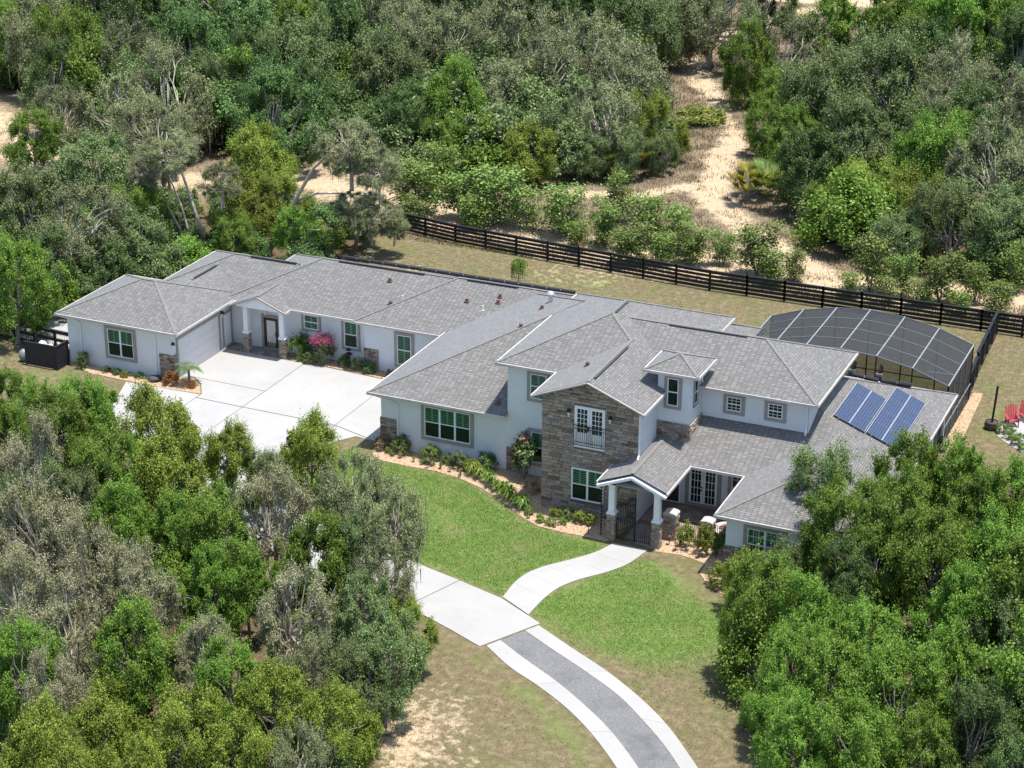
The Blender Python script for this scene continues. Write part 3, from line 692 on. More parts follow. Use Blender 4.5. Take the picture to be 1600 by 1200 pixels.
# ---------------------------------------------------------------- doors
def garage_door():
    M = mapper('x', -16.3); r = ring(M, 3.85, 8.98, -.2, 2.72, .2, 0, .05).build('garage_door', 'trim', HOUSE)
    for k in range(4):
        m = MB(); z0 = .06+k*.612; lbox(m, M, 4.05, 8.78, 0, .03, z0, z0+.604)
        for q in range(4): lbox(m, M, 4.15+q*1.17, 5.2+q*1.17, .03, .04, z0+.08, z0+.52)
        m.build('panel', 'garage_panel', r)
    r = ring(M, 9.25, 10.4, 0, 2.45, .14, 0, .06).build('side_door', 'trim', HOUSE)
    m = MB(); lbox(m, M, 9.39, 10.26, 0, .03, .02, 2.31); m.build('panel', 'white', r)
garage_door()
def entry_door():
    M = mapper('y', 10.55); r = ring(M, -14.1, -12.7, 0, 2.38, .17, 0, .07).build('entry_door', 'trim', HOUSE)
    m = ring(M, -13.93, -12.87, .02, 2.21, .2, 0, .05); m.build('door_frame', 'brown_door', r)
    m = MB(); lbox(m, M, -13.73, -13.07, 0, .03, .22, 2.0); m.build('pane', 'pale_glass', r)
    m = MB()
    for q in range(4): lbox(m, M, -13.70+q*.17, -13.6+q*.17, .03, .045, .24, .5)
    m.build('grille', 'brown_door', r)
    MB().box(-13.1, -13.05, 10.44, 10.5, 1.0, 1.25).build('handle', 'brass', r)
entry_door()
def french(axis, c, u0, u1, z0, z1, name, trim, rows=5, label=None, blind=False):
    M = mapper(axis, c); r = ring(M, u0-trim, u1+trim, z0-.02, z1+trim, max(trim, .04), 0, .06).build(name, 'trim' if trim > .05 else 'white', HOUSE)
    if label: r['label'] = label
    mid = (u0+u1)/2
    for a, b in ((u0, mid-.01), (mid+.01, u1)):
        lf = ring(M, a, b, z0, z1, .12, .0, .05); lbox(lf, M, a+.1, b-.1, 0, .05, z0+.1, z0+(.85 if blind else .25)); lo = z0+(.85 if blind else .25)
        o = lf.build('door_leaf', 'white', r)
        m = MB(); lbox(m, M, a+.12, b-.12, 0, .008, lo, z1-.12); m.build('unlit_room_sheet', 'unlit_room_black', o)  # black sheet behind the pane paints the unlit room; wall is uncut
        m = MB(); lbox(m, M, a+.12, b-.12, .02, .024, lo, z1-.12); m.build('pane', 'glass', o)
        m = MB()
        for q in range(1, 3): uu = a+.12+(b-a-.24)*q/3; lbox(m, M, uu-.014, uu+.014, .025, .045, lo, z1-.12)
        for q in range(1, rows): zz = lo+(z1-.12-lo)*q/rows; lbox(m, M, a+.12, b-.12, .025, .044, zz-.013, zz+.013)
        m.build('muntin', 'white', o)
        if blind:
            for (k0, k1) in ((z0+.14, z0+.42), (z0+.48, z0+.76)):
                m = MB(); lbox(m, M, a+.16, b-.16, .05, .06, k0, k1); m.build('panel', 'white', o)
    m = MB(); p = M(mid-.07, .08, z0+1.0); m.box(p[0]-.03, p[0]+.03, p[1]-.03, p[1]+.03, p[2]-.04, p[2]+.04); p = M(mid-.07, .08, z0+1.18); m.box(p[0]-.03, p[0]+.03, p[1]-.03, p[1]+.03, p[2]-.04, p[2]+.04)
    m.build('handle', 'black', r)
    return r
french('y', -3.44, 13.38, 15.03, 3.98, 6.3, 'balcony_door', .04, 5, 'white double door behind the iron balcony rail', True)
french('y', 0, 18.72, 20.3, .05, 2.55, 'french_door', .22, 5)
window('y', 0, 21.1, 22.0, .6, 2.5, 1, .2, None, 1)
M = mapper('y', 0); r = ring(M, 17.15, 18.25, 0, 2.5, .1, 0, .06).build('front_door', 'white', HOUSE); m = MB(); lbox(m, M, 17.25, 18.15, 0, .03, .05, 2.4); m.build('panel', 'brown_door', r); MB().box(18.0, 18.06, -.1, -.03, 1, 1.2).build('handle', 'brass', r)
window('y', -3.44, 13.24, 15.04, .88, 2.7, 2, 0)
# balcony rail
br = MB(); y = -3.62
for x in (13.36, 15.05): br.beam((x,y,4.15),(x,-3.42,4.15), .03, .03); br.beam((x,y,5.28),(x,-3.42,5.28), .03, .03)
for z in (4.15, 4.32, 5.10, 5.28): br.beam((13.35,y,z),(15.06,y,z), .028, .028)
for k in range(15): x = 13.38+k*.119; br.beam((x,y,4.15),(x,y,5.28), .018, .018)
br.tube([(14.2,y-.02,5.12),(14.2,y-.02,5.30)], .05, 8); br.build('balcony_rail', 'black', HOUSE)

# ---------------------------------------------------------------- columns, downspouts, lamps, vents on the house
def column(x, y, zs, zt, w=.42, seed=0):
    s = MB().box(x-w/2+.03, x+w/2-.03, y-w/2+.03, y+w/2-.03, 0, zs).build('column', 'mortar', HOUSE); h = w/2-.03
    cladding('stone_facing', s, [('y', y-h, -1, x-w/2, x+w/2, 0, zs), ('x', x+h, 1, y-w/2, y+w/2, 0, zs), ('y', y+h, 1, x-w/2, x+w/2, 0, zs), ('x', x-h, -1, y-w/2, y+w/2, 0, zs)], 40+seed, (.09, .15), (.14, .3))
    m = MB(); m.box(x-w/2-.03, x+w/2+.03, y-w/2-.03, y+w/2+.03, zs, zs+.07); m.box(x-.2, x+.2, y-.2, y+.2, zs+.07, zs+.17); m.box(x-.16, x+.16, y-.16, y+.16, zs+.17, zt-.1); m.box(x-.2, x+.2, y-.2, y+.2, zt-.1, zt)
    m.build('shaft', 'white', s)
column(16.32, -5.42, 1.5, 3.2, .44, 1); column(18.82, -5.42, 1.5, 3.2, .44, 2); column(-14.62, 9.55, 1.35, 3.3, .40, 3); column(-11.95, 9.5, 1.35, 3.3, .40, 4)
def spout(p):
    MB().tube(p, .045, 6).build('downspout', 'white', HOUSE)
spout([(-.45,-.4,3.38),(.55,-.1,3.05),(1.08,-.07,2.9),(1.08,-.07,.3),(1.0,-.35,.08)]); spout([(-24.4,3.1,3.2),(-23.2,3.42,2.9),(-23.1,3.43,2.75),(-23.1,3.43,.1)])
spout([(-15.9,3.2,3.2),(-17.4,3.42,3.0),(-17.55,3.43,2.9),(-17.55,3.43,.1)]); spout([(24.95,1.2,6.55),(24.6,1.42,6.3),(24.6,1.42,5.0),(24.65,1.1,4.78)])
spout([(17.0,-3.5,6.5),(17.0,-3.45,6.3),(17.0,-3.45,4.1),(17.05,-3.8,3.98)]); spout([(18.85,-.55,7.8),(18.82,.9,7.5),(18.82,1.3,6.7)])
def wall_lamp(x, y, z, parent=None):
    m = MB(); m.box(x-.05, x+.05, y, y+.1, z-.1, z+.12); m.lathe([(.09,.0),(.12,.02),(.09,.12),(.02,.2)], (x, y-.06, z)); b = m.build('wall_lamp', 'black', HOUSE)
    MB().lathe([(.045,-.26),(.085,-.02),(.08,.0)], (x, y-.06, z), 8).build('lamp_glass', 'pale_glass', b)
wall_lamp(13.06, -3.56, 5.95); wall_lamp(15.4, -3.56, 5.95); wall_lamp(-16.2, 3.42, 2.45); wall_lamp(-16.15, 9.15, 2.55)
lp = MB(); lp.tube([(-13.3,9.75,4.0),(-13.3,9.75,3.25)], .012, 5); lp.lathe([(.02,.0),(.16,-.12),(.15,-.15)], (-13.3,9.75,3.25), 8)
for k in range(6): t = k*math.pi/3; lp.tube([(-13.3+.14*math.cos(t),9.75+.14*math.sin(t),3.1),(-13.3+.11*math.cos(t),9.75+.11*math.sin(t),2.65)], .012, 4)
lp.lathe([(.11,-.62),(.12,-.58)], (-13.3,9.75,3.25), 8); lp = lp.build('pendant_lamp', 'brass', HOUSE); MB().lathe([(.10,-.55),(.13,-.17)], (-13.3,9.75,3.25), 8).build('lamp_glass', 'pale_glass', lp)
m = MB(); m.tube([(17.6,-4.2,3.2),(17.6,-4.2,2.9)], .015, 5); m.lathe([(.05,0),(.22,-.1),(.2,-.2),(.06,-.24)], (17.6,-4.2,2.95), 10); m.build('pendant_lamp', 'brass', HOUSE)
def roof_vent(x, y, z, kind, roof):
    m = MB()
    if kind == 'r': m.lathe([(.09,-.1),(.09,.10),(.12,.11),(.11,.19),(.04,.22)], (x, y, z), 10); m.box(x-.16, x+.16, y-.16, y+.18, z-.06, z+.01); m.build('roof_vent', 'redvent', roof)
    elif kind == 'w': m.tube([(x,y,z-.1),(x,y,z+.28)], .05, 8); m.lathe([(.09,-.02),(.03,.02)], (x, y, z), 8); m.build('vent_pipe', 'white', roof)
    else: m.tube([(x,y,z-.1),(x,y,z+.45)], .14, 10); m.lathe([(.2,.42),(.24,.5),(.16,.62),(.05,.66)], (x, y, z), 10); m.build('flue_cap', 'silver', roof)
fw = lambda y, e=9.7, ze=3.36: ze+S*(y-e)
for x, y, k in ((-6.2,13.4,'r'),(-5.2,11.5,'r'),(-4.6,12.0,'w')): roof_vent(x, y, fw(y)+.02, k, W2)
for x, y, k in ((-.4,12.6,'r'),(.9,12.1,'w'),(1.5,13.4,'r'),(1.6,12.9,'r')): roof_vent(x, y, 3.37+S*(y-9.5)+.02, k, W3)
for x, y, k in ((5.9,11.0,'f'),(5.9,9.7,'r')): roof_vent(x, y, 3.5+S*(x+.6)+.02, k, M1)
for x, y in ((6.0,6.3),(7.2,.4)): roof_vent(x, y, 3.5+S*(min(y+.45, x+.6))+.02, 'r', M1)
roof_vent(12.9, -.6, 6.71+S*(12.9-11.06)+.02, 'r', sg)

# ================================================================ COURTYARD
MB().prism([(16.95,-5.2),(18.9,-5.75),(19.0,-4.1),(22.83,-4.1),(22.83,-.02),(16.95,-.02)], -.02, .05).build('courtyard_paving', 'paver', None, kind='structure', label='dark stone paving of the entry courtyard')
def court_pier(x, y, w, d, h, seed, label):
    o = thing('stone_pier', label, 'pier', (0, 0, 0), 0, 'courtyard piers')
    MB().box(x-w/2, x+w/2, y-d/2, y+d/2, 0, h).build('core', 'mortar', o)
    cladding('stone_facing', o, [('y', y-d/2, -1, x-w/2-.03, x+w/2+.03, 0, h), ('x', x+w/2, 1, y-d/2-.03, y+d/2+.03, 0, h), ('x', x-w/2, -1, y-d/2, y+d/2, 0, h)], seed, (.12, .2), (.18, .4))
    m = MB(); q = [(x-w/2-.05, h), (x-w/2-.05, h+.05)]+[(x+(w/2+.05)*math.cos(t), h+.05+.13*math.sin(t)) for t in [math.pi*(1-k/8) for k in range(1, 8)]]+[(x+w/2+.05, h+.05), (x+w/2+.05, h)]
    n = len(q); m.add([(a, y-d/2-.05, z) for a, z in q]+[(a, y+d/2+.05, z) for a, z in q], [tuple(range(n-1, -1, -1)), tuple(range(n, 2*n))]+[(i, (i+1) % n, n+(i+1) % n, n+i) for i in range(n)])
    m.build('cap', 'grey_cap', o)
court_pier(19.15, -4.15, .66, .55, 1.45, 61, 'rounded-top stone pier nearest the porch column'); court_pier(21.15, -4.1, .6, .55, 1.35, 62, 'rounded-top stone pier beside the round fire table')
def iron_panel(a, b, h, label, name='iron_fence', arch=0., cat='fence', n=None):
    a, b = Vector((*a, 0)), Vector((*b, 0)); L = (b-a).length; n = n or max(4, int(L/.115)); o = thing(name, label, cat)
    for z in (.12, h-.14, h): MB().tube([a+(b-a)*t+Vector((0, 0, z+arch*math.sin(math.pi*t)*(z > .5))) for t in [k/8 for k in range(9)]], .016, 4).build('rail', 'black', o)
    for k in range(n+1):
        t = k/n; p = a+(b-a)*t; MB().beam(p+Vector((0, 0, .05)), p+Vector((0, 0, h+arch*math.sin(math.pi*t))), .02 if 0 < k < n else .05, .02 if 0 < k < n else .05).build('baluster', 'black', o)
    return o
iron_panel((16.56,-5.38), (17.56,-5.38), 1.25, 'left leaf of the black iron entry gate between the porch columns', 'iron_gate', .12, 'gate', 9)
iron_panel((17.6,-5.38), (18.58,-5.38), 1.25, 'right leaf of the black iron entry gate between the porch columns', 'iron_gate', .12, 'gate', 9)
iron_panel((16.25,-5.1), (16.95,-3.6), 1.7, 'short slanting black iron panel behind the left porch column', n=9)
iron_panel((19.5,-4.1), (20.82,-4.1), 1.25, 'black iron fence panel between the two courtyard piers', n=13)
iron_panel((21.48,-4.1), (22.8,-4.1), 1.25, 'black iron fence panel below the right wing eave', n=13)
t = thing('fire_table', 'round stone-topped fire table in the courtyard corner', 'table', (22.0, -3.35, .05))
MB().lathe([(.62,.0),(.66,.62),(.62,.66)], n=20).build('base', 'black', t); MB().lathe([(.78,.66),(.78,.76),(.76,.78),(.46,.78)], n=24).build('table_top', 'grey_cap', t); MB().lathe([(.45,.75),(.45,.785)], n=18).build('burner_tray', 'redvent', t)
t = thing('chain_downspout', 'black rain chain hanging at the stone gable corner', 'rain chain', (15.75, -5.5, 0))
m = MB()
for k in range(16): m.lathe([(.03,0),(.06,.1),(.03,.12)], (0, 0, .15+k*.19), 7)
m.tube([(0,0,.1),(0,0,3.3)], .008, 4); m.build('cups', 'black', t)

# ================================================================ FENCES
ORD = ['first','second','third','fourth','fifth','sixth','seventh','eighth','ninth','tenth','eleventh','twelfth','thirteenth','fourteenth','fifteenth','sixteenth','seventeenth','eighteenth','nineteenth','twentieth',
       'twenty-first','twenty-second','twenty-third','twenty-fourth','twenty-fifth','twenty-sixth','twenty-seventh','twenty-eighth','twenty-ninth','thirtieth','thirty-first','thirty-second']
def board_fence(pts, label, h=1.42, step=2.6, rails=5, mat='black', z0=.18):  # rails set denser than seen, so the gaps darken like shade behind
    o = thing('board_fence', label, 'fence')
    for (x0, y0), (x1, y1) in zip(pts[:-1], pts[1:]):
        a, b = Vector((x0, y0, 0)), Vector((x1, y1, 0)); L = (b-a).length; n = max(1, round(L/step)); d = (b-a)/n; nrm = Vector((d.y, -d.x, 0)).normalized()
        for k in range(n+1):
            p = a+d*k; MB().box(p.x-.07, p.x+.07, p.y-.07, p.y+.07, -.1, h+random.uniform(.0, .05)).build('post', mat, o)
        for k in range(n):
            for r in range(rails):
                z = z0+(h-.1-z0)*r/(rails-1)+.05; s_ = random.uniform(-.015, .015)
                MB().beam(a+d*k+nrm*.09+Vector((0,0,z+s_))-d*.03, a+d*(k+1)+nrm*.09+Vector((0,0,z-s_))+d*.03, .035, .20).build('rail', mat, o)
            MB().beam(a+d*k+nrm*.07+Vector((0,0,h+.06))-d*.03, a+d*(k+1)+nrm*.07+Vector((0,0,h+.06))+d*.03, .19, .035).build('cap_rail', mat, o)
        # welded wire behind the rails
        m = MB(); q = int(L/.2)
        for k in range(q+1): p = a+(b-a)*(k/q)-nrm*.075; m.beam(p+Vector((0,0,.05)), p+Vector((0,0,h-.05)), .012, .012)
        for r in range(6): z = .1+r*.24; m.beam(a-nrm*.075+Vector((0,0,z)), b-nrm*.075+Vector((0,0,z)), .012, .012)
        m.build('wire_mesh', mat, o)
    return o
board_fence([(-17.2,35.9),(-11.7,34.8),(-3.9,34.0),(8.9,32.9),(30.6,32.9),(41,31.8)], 'long black board fence running behind the back lawn')
board_fence([(28.98,32.7),(29.25,25.0)], 'short black board fence leading from the back fence to the pool cage', 1.5, 1.9)
board_fence([(29.3,24.7),(29.5,21.2)], 'black board gate section touching the pool cage corner', 1.3, 1.7)
board_fence([(-33,5.2),(-24.4,4.6)], 'black board fence behind the bin screen by the garage', 1.35, 1.6, 3)
# gate bar at left end of fence
t = thing('metal_gate', 'bare metal tube gate at the left end of the back fence', 'gate')
m = MB(); m.beam((-20.3,36.0,1.4),(-18.8,35.0,1.4), .06, .06); m.beam((-18.8,35.0,1.4),(-17.2,36.2,1.5), .06, .06); m.build('top_tube', 'silver', t)
m = MB()
for p in ((-20.3,36.0),(-18.8,35.0)): m.tube([(*p,0),(*p,1.4)], .04, 6)
m.build('post', 'alu', t)
# bin screen
def bin_screen():
    o = thing('bin_screen', 'black boarded bin screen beside the garage wall', 'screen')
    for k in range(8):
        z = .06+k*.19
        MB().box(-26.35, -23.95, 1.86, 1.90, z, z+.175).build('board', 'bin_board', o); MB().box(-23.95, -23.91, 1.86, 3.1, z, z+.175).build('board', 'bin_board', o)
    for x, y in ((-26.35,1.95),(-23.98,1.95),(-23.98,3.1),(-26.35,3.1)): MB().box(x-.05, x+.05, y-.05, y+.05, 0, 1.6).build('post', 'bin_board', o)
    m = MB(); m.box(-26.4, -23.88, 1.82, 1.95, 1.58, 1.63); m.box(-24.0, -23.88, 1.95, 3.15, 1.58, 1.63); m.build('cap_rail', 'bin_board', o)
bin_screen()
def lumpy(name, label, cat, loc, r, mat, seed=0, n=(10, 7)):
    rnd = random.Random(seed); o = thing(name, label, cat, loc); m = MB(); pr_ = []
    for k in range(n[1]+1):
        t = math.pi*k/n[1]; pr_.append((max(.01, r[0]*math.sin(t)), r[1]-r[1]*math.cos(t)))
    m.lathe(pr_, n=n[0]); m.v = [(x*(1+rnd.uniform(-.12,.12)), y*(1+rnd.uniform(-.12,.12)), z*(1+rnd.uniform(-.06,.06))) for x, y, z in m.v]
    m.build('body', mat, o, smooth=True); return o
lumpy('sack', 'bulging white sack on the left inside the bin screen', 'sack', (-25.6, 2.7, 0), (.45, .72), 'white', 3); lumpy('sack', 'smaller white sack on the right inside the bin screen', 'sack', (-24.8, 2.4, 0), (.38, .74), 'white', 5)
lumpy('sack', 'grey sack leaning outside the left end of the bin screen', 'sack', (-26.8, 2.3, 0), (.34, .42), 'alu', 6)
lumpy('boulder', 'dark round landscape rock by the garage downspout', 'rock', (-17.4, 2.95, .02), (.42, .17), 'vent', 8)

# ================================================================ POOL CAGE
def pool_cage():
    o = thing('pool_cage', 'arched screen enclosure over the pool deck behind the house', 'pool cage')
    P = [(16.9,3.5),(18.95,4.25),(21.05,4.70),(23.15,4.88),(25.3,4.75),(27.45,4.35),(29.6,3.6)]; y0, y1 = 13.75, 20.75
    ys = [y0+(y1-y0)*k/4 for k in range(5)]
    for i, (x, z) in enumerate(P):
        MB().beam((x,y0 if i > 0 else 15.5,z),(x,y1,z), .06, .10).build('roof_beam', 'cage_beam', o)
        MB().beam((x,y1,0),(x,y1,z), .07, .07).build('post', 'black', o)
        if i >= 3: MB().beam((x,y0,0),(x,y0,z), .07, .07).build('post', 'black', o)
    for (x0, z0), (x1, z1) in zip(P[:-1], P[1:]):
        for k, y in enumerate(ys):
            MB().beam((x0,y,z0),(x1,y,z1), .04, .05 if k not in (0, 4) else .08).build('purlin', 'alu', o)
        MB().beam((x0,y1,1.0),(x1,y1,1.0), .05, .05).build('purlin', 'black', o)
        for a, b in zip(ys[:-1], ys[1:]):
            MB().add([(x0,a,z0),(x1,a,z1),(x1,b,z1),(x0,b,z0)], [(0,1,2,3)]).build('screen_panel', 'screen', o)
        MB().add([(x0,y1,0),(x1,y1,0),(x1,y1,z1),(x0,y1,z0)], [(0,1,2,3)]).build('screen_panel', 'screen', o)
    for a, b in zip(ys[:-1], ys[1:]):
        MB().add([(29.6,a,0),(29.6,b,0),(29.6,b,3.62),(29.6,a,3.62)], [(0,1,2,3)]).build('screen_panel', 'screen', o)
    for y in ys: MB().beam((29.6,y,0),(29.6,y,3.62), .07, .07).build('post', 'alu', o)
    for a, b in ((8.2,10.9),(10.9,13.75)):
        MB().add([(29.62,a,0),(29.62,b,0),(29.62,b,3.2),(29.62,a,3.2)], [(0,1,2,3)]).build('screen_panel', 'screen', o)
    MB().beam((29.63,8.2,1.1),(29.63,y1,1.1), .05, .05).build('purlin', 'alu', o)
    for a, b in (((27.45,y0,4.3),(29.6,15.5,3.62)), ((21.05,y1,4.62),(23.15,19,4.78)), ((23.15,y1,4.78),(25.3,19.2,4.66))): MB().beam(a, b, .04, .05).build('brace', 'alu', o)
pool_cage()
MB().prism([(17,12),(29.55,12),(29.55,20.8),(17,20.8)], -.03, .05).build('pool_deck', MATS['paver'], None, kind='structure', label='paved pool deck inside the screen enclosure')
def lounger(x, y, label):
    o = thing('lounger', label, 'lounger', (x, y, .05), 0, 'poolside loungers')
    m = MB(); m.box(-.35, .35, -.9, .3, .28, .42); m.build('seat', 'cushion', o); MB().beam((0,.3,.36),(0,.85,1.15), .7, .12, (1,0,0)).build('backrest', 'cushion', o)
    for sx in (-.32, .32):
        for sy in (-.8, .6): MB().box(sx-.03, sx+.03, sy-.03, sy+.03, 0, .3).build('leg', 'black', o)
    MB().box(-.22, .22, .12, .3, .5, .85).build('pillow', 'blind', o); MB().box(-.2, .2, .11, .119, .53, .66).build('pillow_print', 'redvent', o)
lounger(22.35, 20.3, 'dark lounger with printed pillow nearer the upper roof corner'); lounger(24.05, 20.3, 'dark lounger with printed pillow further right inside the cage')

# solar panels on the right roof slope
def solar():
    n = Vector((S, 0, 1)).normalized(); d = Vector((1, 0, -S)).normalized()
    def pt(x, y, off): return Vector((x, y, 3.35+S*(30.2-x)))+n*off
    spec = [('upper left', 25.55, 3.2, 8.0), ('upper right', 26.42, 3.2, 8.0), ('lower left', 27.35, 3.3, 9.95), ('lower right', 28.22, 3.3, 9.95)]
    W_ = .92
    for i, (nm, x, ya, yb) in enumerate(spec):
        o = thing('solar_panel', {'upper left': 'blue solar panel column nearest the upper storey wall', 'upper right': 'blue solar panel column second from the upper storey wall', 'lower left': 'blue solar panel column third from the upper storey wall', 'lower right': 'blue solar panel column nearest the right eave'}[nm], 'solar panel', (0, 0, 0), 0, 'rooftop solar panels')
        nk = 3 if yb < 9 else 4; L = (yb-ya)/nk
        for k in range(nk):
            a, b = ya+k*L+.01, ya+(k+1)*L-.01; x1 = x+W_*d.x-.02
            m = MB(); c = [pt(x, a, .13), pt(x1, a, .13), pt(x1, b, .13), pt(x, b, .13)]; lo = [p-n*.05 for p in c]
            m.add(c+lo, [(0,1,2,3),(0,4,5,1),(1,5,6,2),(2,6,7,3),(3,7,4,0)]); m.uv = [(0,0),(0,.99),(L,.99),(L,0)]+[(.001,.001)]*16; m.build('cell_sheet', 'solar_cell', o)
            f = MB()
            for p, q in zip(c, c[1:]+c[:1]): f.beam(p+n*.005, q+n*.005, .026 if abs((p-q).y) > .5 else .004, .02, n)
            f.build('frame', 'silver', o)
        MB().beam(pt(x+.3, ya-.1, .06), pt(x+.3, yb+.15, .06), .04, .05).build('mount_rail', 'alu', o)
solar()
for nm, pts, lb in (('pool_heater', [(-10.3,14.95,5.38),(6.0,14.75,5.45)], 'long black pool heating tube along the rear wing ridge'), ('pool_heater', [(24.9,8.9,5.45),(26.4,9.75,4.95)], 'short black tube roll behind the second storey corner'), ('pool_heater', [(26.5,9.85,4.93),(28.0,11.1,4.42)], 'short black tube roll nearer the pool cage')):
    o = thing(nm, lb, 'heater tube'); a, b = Vector(pts[0]), Vector(pts[1]); n = max(2, int((b-a).length/.95))
    for k in range(n): MB().tube([a+(b-a)*(k/n)+(b-a).normalized()*.03, a+(b-a)*((k+1)/n)-(b-a).normalized()*.03], .13, 8).build('tube', 'tube_black', o)
    for k in range(1, n): p = a+(b-a)*(k/n); MB().tube([p-(b-a).normalized()*.04, p+(b-a).normalized()*.04], .10, 6).build('clip', 'alu', o)

# right yard: lamp post in barrel, patio, red chairs
t = thing('barrel_post', 'black post standing in a half barrel planter on the right lawn', 'post', (31.75, 17.0, 0), 0)
MB().lathe([(.36,0),(.43,.25),(.40,.5),(.36,.5),(.36,.42)], n=16).build('barrel', 'barrel', t)
for z in (.08, .38): MB().lathe([(.40 if z < .2 else .425,z),(.41 if z < .2 else .42,z+.06)], n=16).build('hoop', 'vent', t)
MB().beam((0,0,.3),(.12,.05,2.75), .11, .11).build('shaft', 'black', t)
MB().prism(smooth_line([(31.9,17.4),(32.5,18.6),(33.3,19.4),(36,20),(36,14),(34.3,14.3),(33.2,15.1),(32.3,16.1),(31.9,17.4)], 4), -.03, .03).build('fire_pit_patio', 'concrete', None, kind='structure', label='pale gravel patio around the red chairs')
def adirondack(x, y, rz, label):
    o = thing('adirondack_chair', label, 'chair', (x, y, .03), rz, 'red adirondack chairs')
    for k in range(5): MB().beam((-.24+k*.12,.18,.32),(-.30+k*.15,.55,1.12-.06*abs(k-2)), .105, .025, (0,-1,.4)).build('back_slat', 'red_paint', o)
    for k in range(5): y_ = -.32+k*.115; MB().box(-.28, .28, y_, y_+.1, .38-k*.03, .405-k*.03).build('seat_slat', 'red_paint', o)
    for s_ in (-1, 1):
        MB().box(s_*.34-.07, s_*.34+.07, -.42, .38, .56, .59).build('armrest', 'red_paint', o); MB().beam((s_*.3,-.36,0),(s_*.3,-.36,.57), .1, .04).build('leg', 'red_paint', o); MB().beam((s_*.27,-.3,.36),(s_*.27,.55,.03), .03, .13, (0,0,1)).build('side_rail', 'red_paint', o)
        MB().beam((s_*.3,.34,.1),(s_*.3,.34,.57), .06, .03).build('leg', 'red_paint', o)
adirondack(32.75, 18.0, rad(25), 'red slatted chair nearest the barrel post'); adirondack(33.2, 19.1, rad(-10), 'red slatted chair further right on the patio edge')

# ================================================================ VEGETATION
def unit(v): return v/np.maximum(np.linalg.norm(v, axis=-1, keepdims=True), 1e-6)
def leaves(C_, N_, L, W_, rng, jit=.35):
    """rhombic leaf faces at C_ with normals about N_"""
    n = len(C_); N_ = unit(N_); t = unit(np.cross(N_, rng.normal(size=(n, 3)))); b = np.cross(N_, t)
    s = rng.uniform(1-jit, 1+jit, (n, 1)); t = t*L*s/2; b = b*W_*s/2; up = N_*W_*.18*s
    return np.stack([C_-t, C_+b+up, C_+t, C_-b+up], 1)
def sph(n, rng): return unit(rng.normal(size=(n, 3)))
def lobed(seed):
    r = np.random.default_rng(seed); A = sph(9, r); w = r.uniform(-.30, .42, 9)
    return lambda d: 1+sum(w[i]*np.exp(3.5*(d@A[i]-1)) for i in range(9))
def crown(seed, R, H, nc, ns, nl, leaf, cr, inner=.45, zmin=-.55, thick=.17, jit=.35):
    """feathery crown: clumps of leafy shoots. Returns leaf quads, clump centres, clump radii, shoot ends, shoot owners"""
    g = np.random.default_rng(seed); lob = lobed(seed)
    d = sph(nc*3, g); d = d[d[:, 2] > zmin][:nc]; nc = len(d)
    rr = lob(d)*g.uniform(inner, 1., nc)**.5*.84
    c = d*rr[:, None]*np.array([R, R, H]); k = cr*R*g.uniform(.45, 1.6, nc)
    ci = np.repeat(np.arange(nc), ns)
    sd = unit(sph(nc*ns, g)+.55*d[ci]+np.array([0, 0, .35]))
    ln = k[ci]*g.uniform(.5, 1.05, nc*ns)*np.where(g.uniform(0, 1, nc*ns) < .16, 1.65, 1.); end = c[ci]+sd*ln[:, None]
    li = np.repeat(np.arange(nc*ns), nl); t = g.beta(1.6, 1.1, len(li))*1.05
    P_ = c[ci][li]+sd[li]*(ln[li]*t)[:, None]+g.normal(size=(len(li), 3))*(k[ci][li]*thick)[:, None]
    N_ = sd[li]*.35+d[ci][li]*.25+np.array([0, 0, .55])+g.normal(size=P_.shape)*.6
    return leaves(P_, N_, leaf, leaf*.58, g, jit), c, k, end, ci
def limb(m, a, b, r0, r1, rnd, n=4, seg=5, sag=.15):
    a, b = Vector(a), Vector(b); L = (b-a).length; pts = []; rs = []
    for i in range(n+1):
        t = i/n; p = a.lerp(b, t); w = math.sin(math.pi*t)*L*sag
        p += Vector((rnd.uniform(-.5, .5)*w, rnd.uniform(-.5, .5)*w, rnd.uniform(0, .6)*w)); pts.append(p); rs.append(r0+(r1-r0)*t)
    m.tube(pts, rs, seg, False); return pts
NOM_C, NOM_R, NOM_H = 4.2, 3.0, 2.75
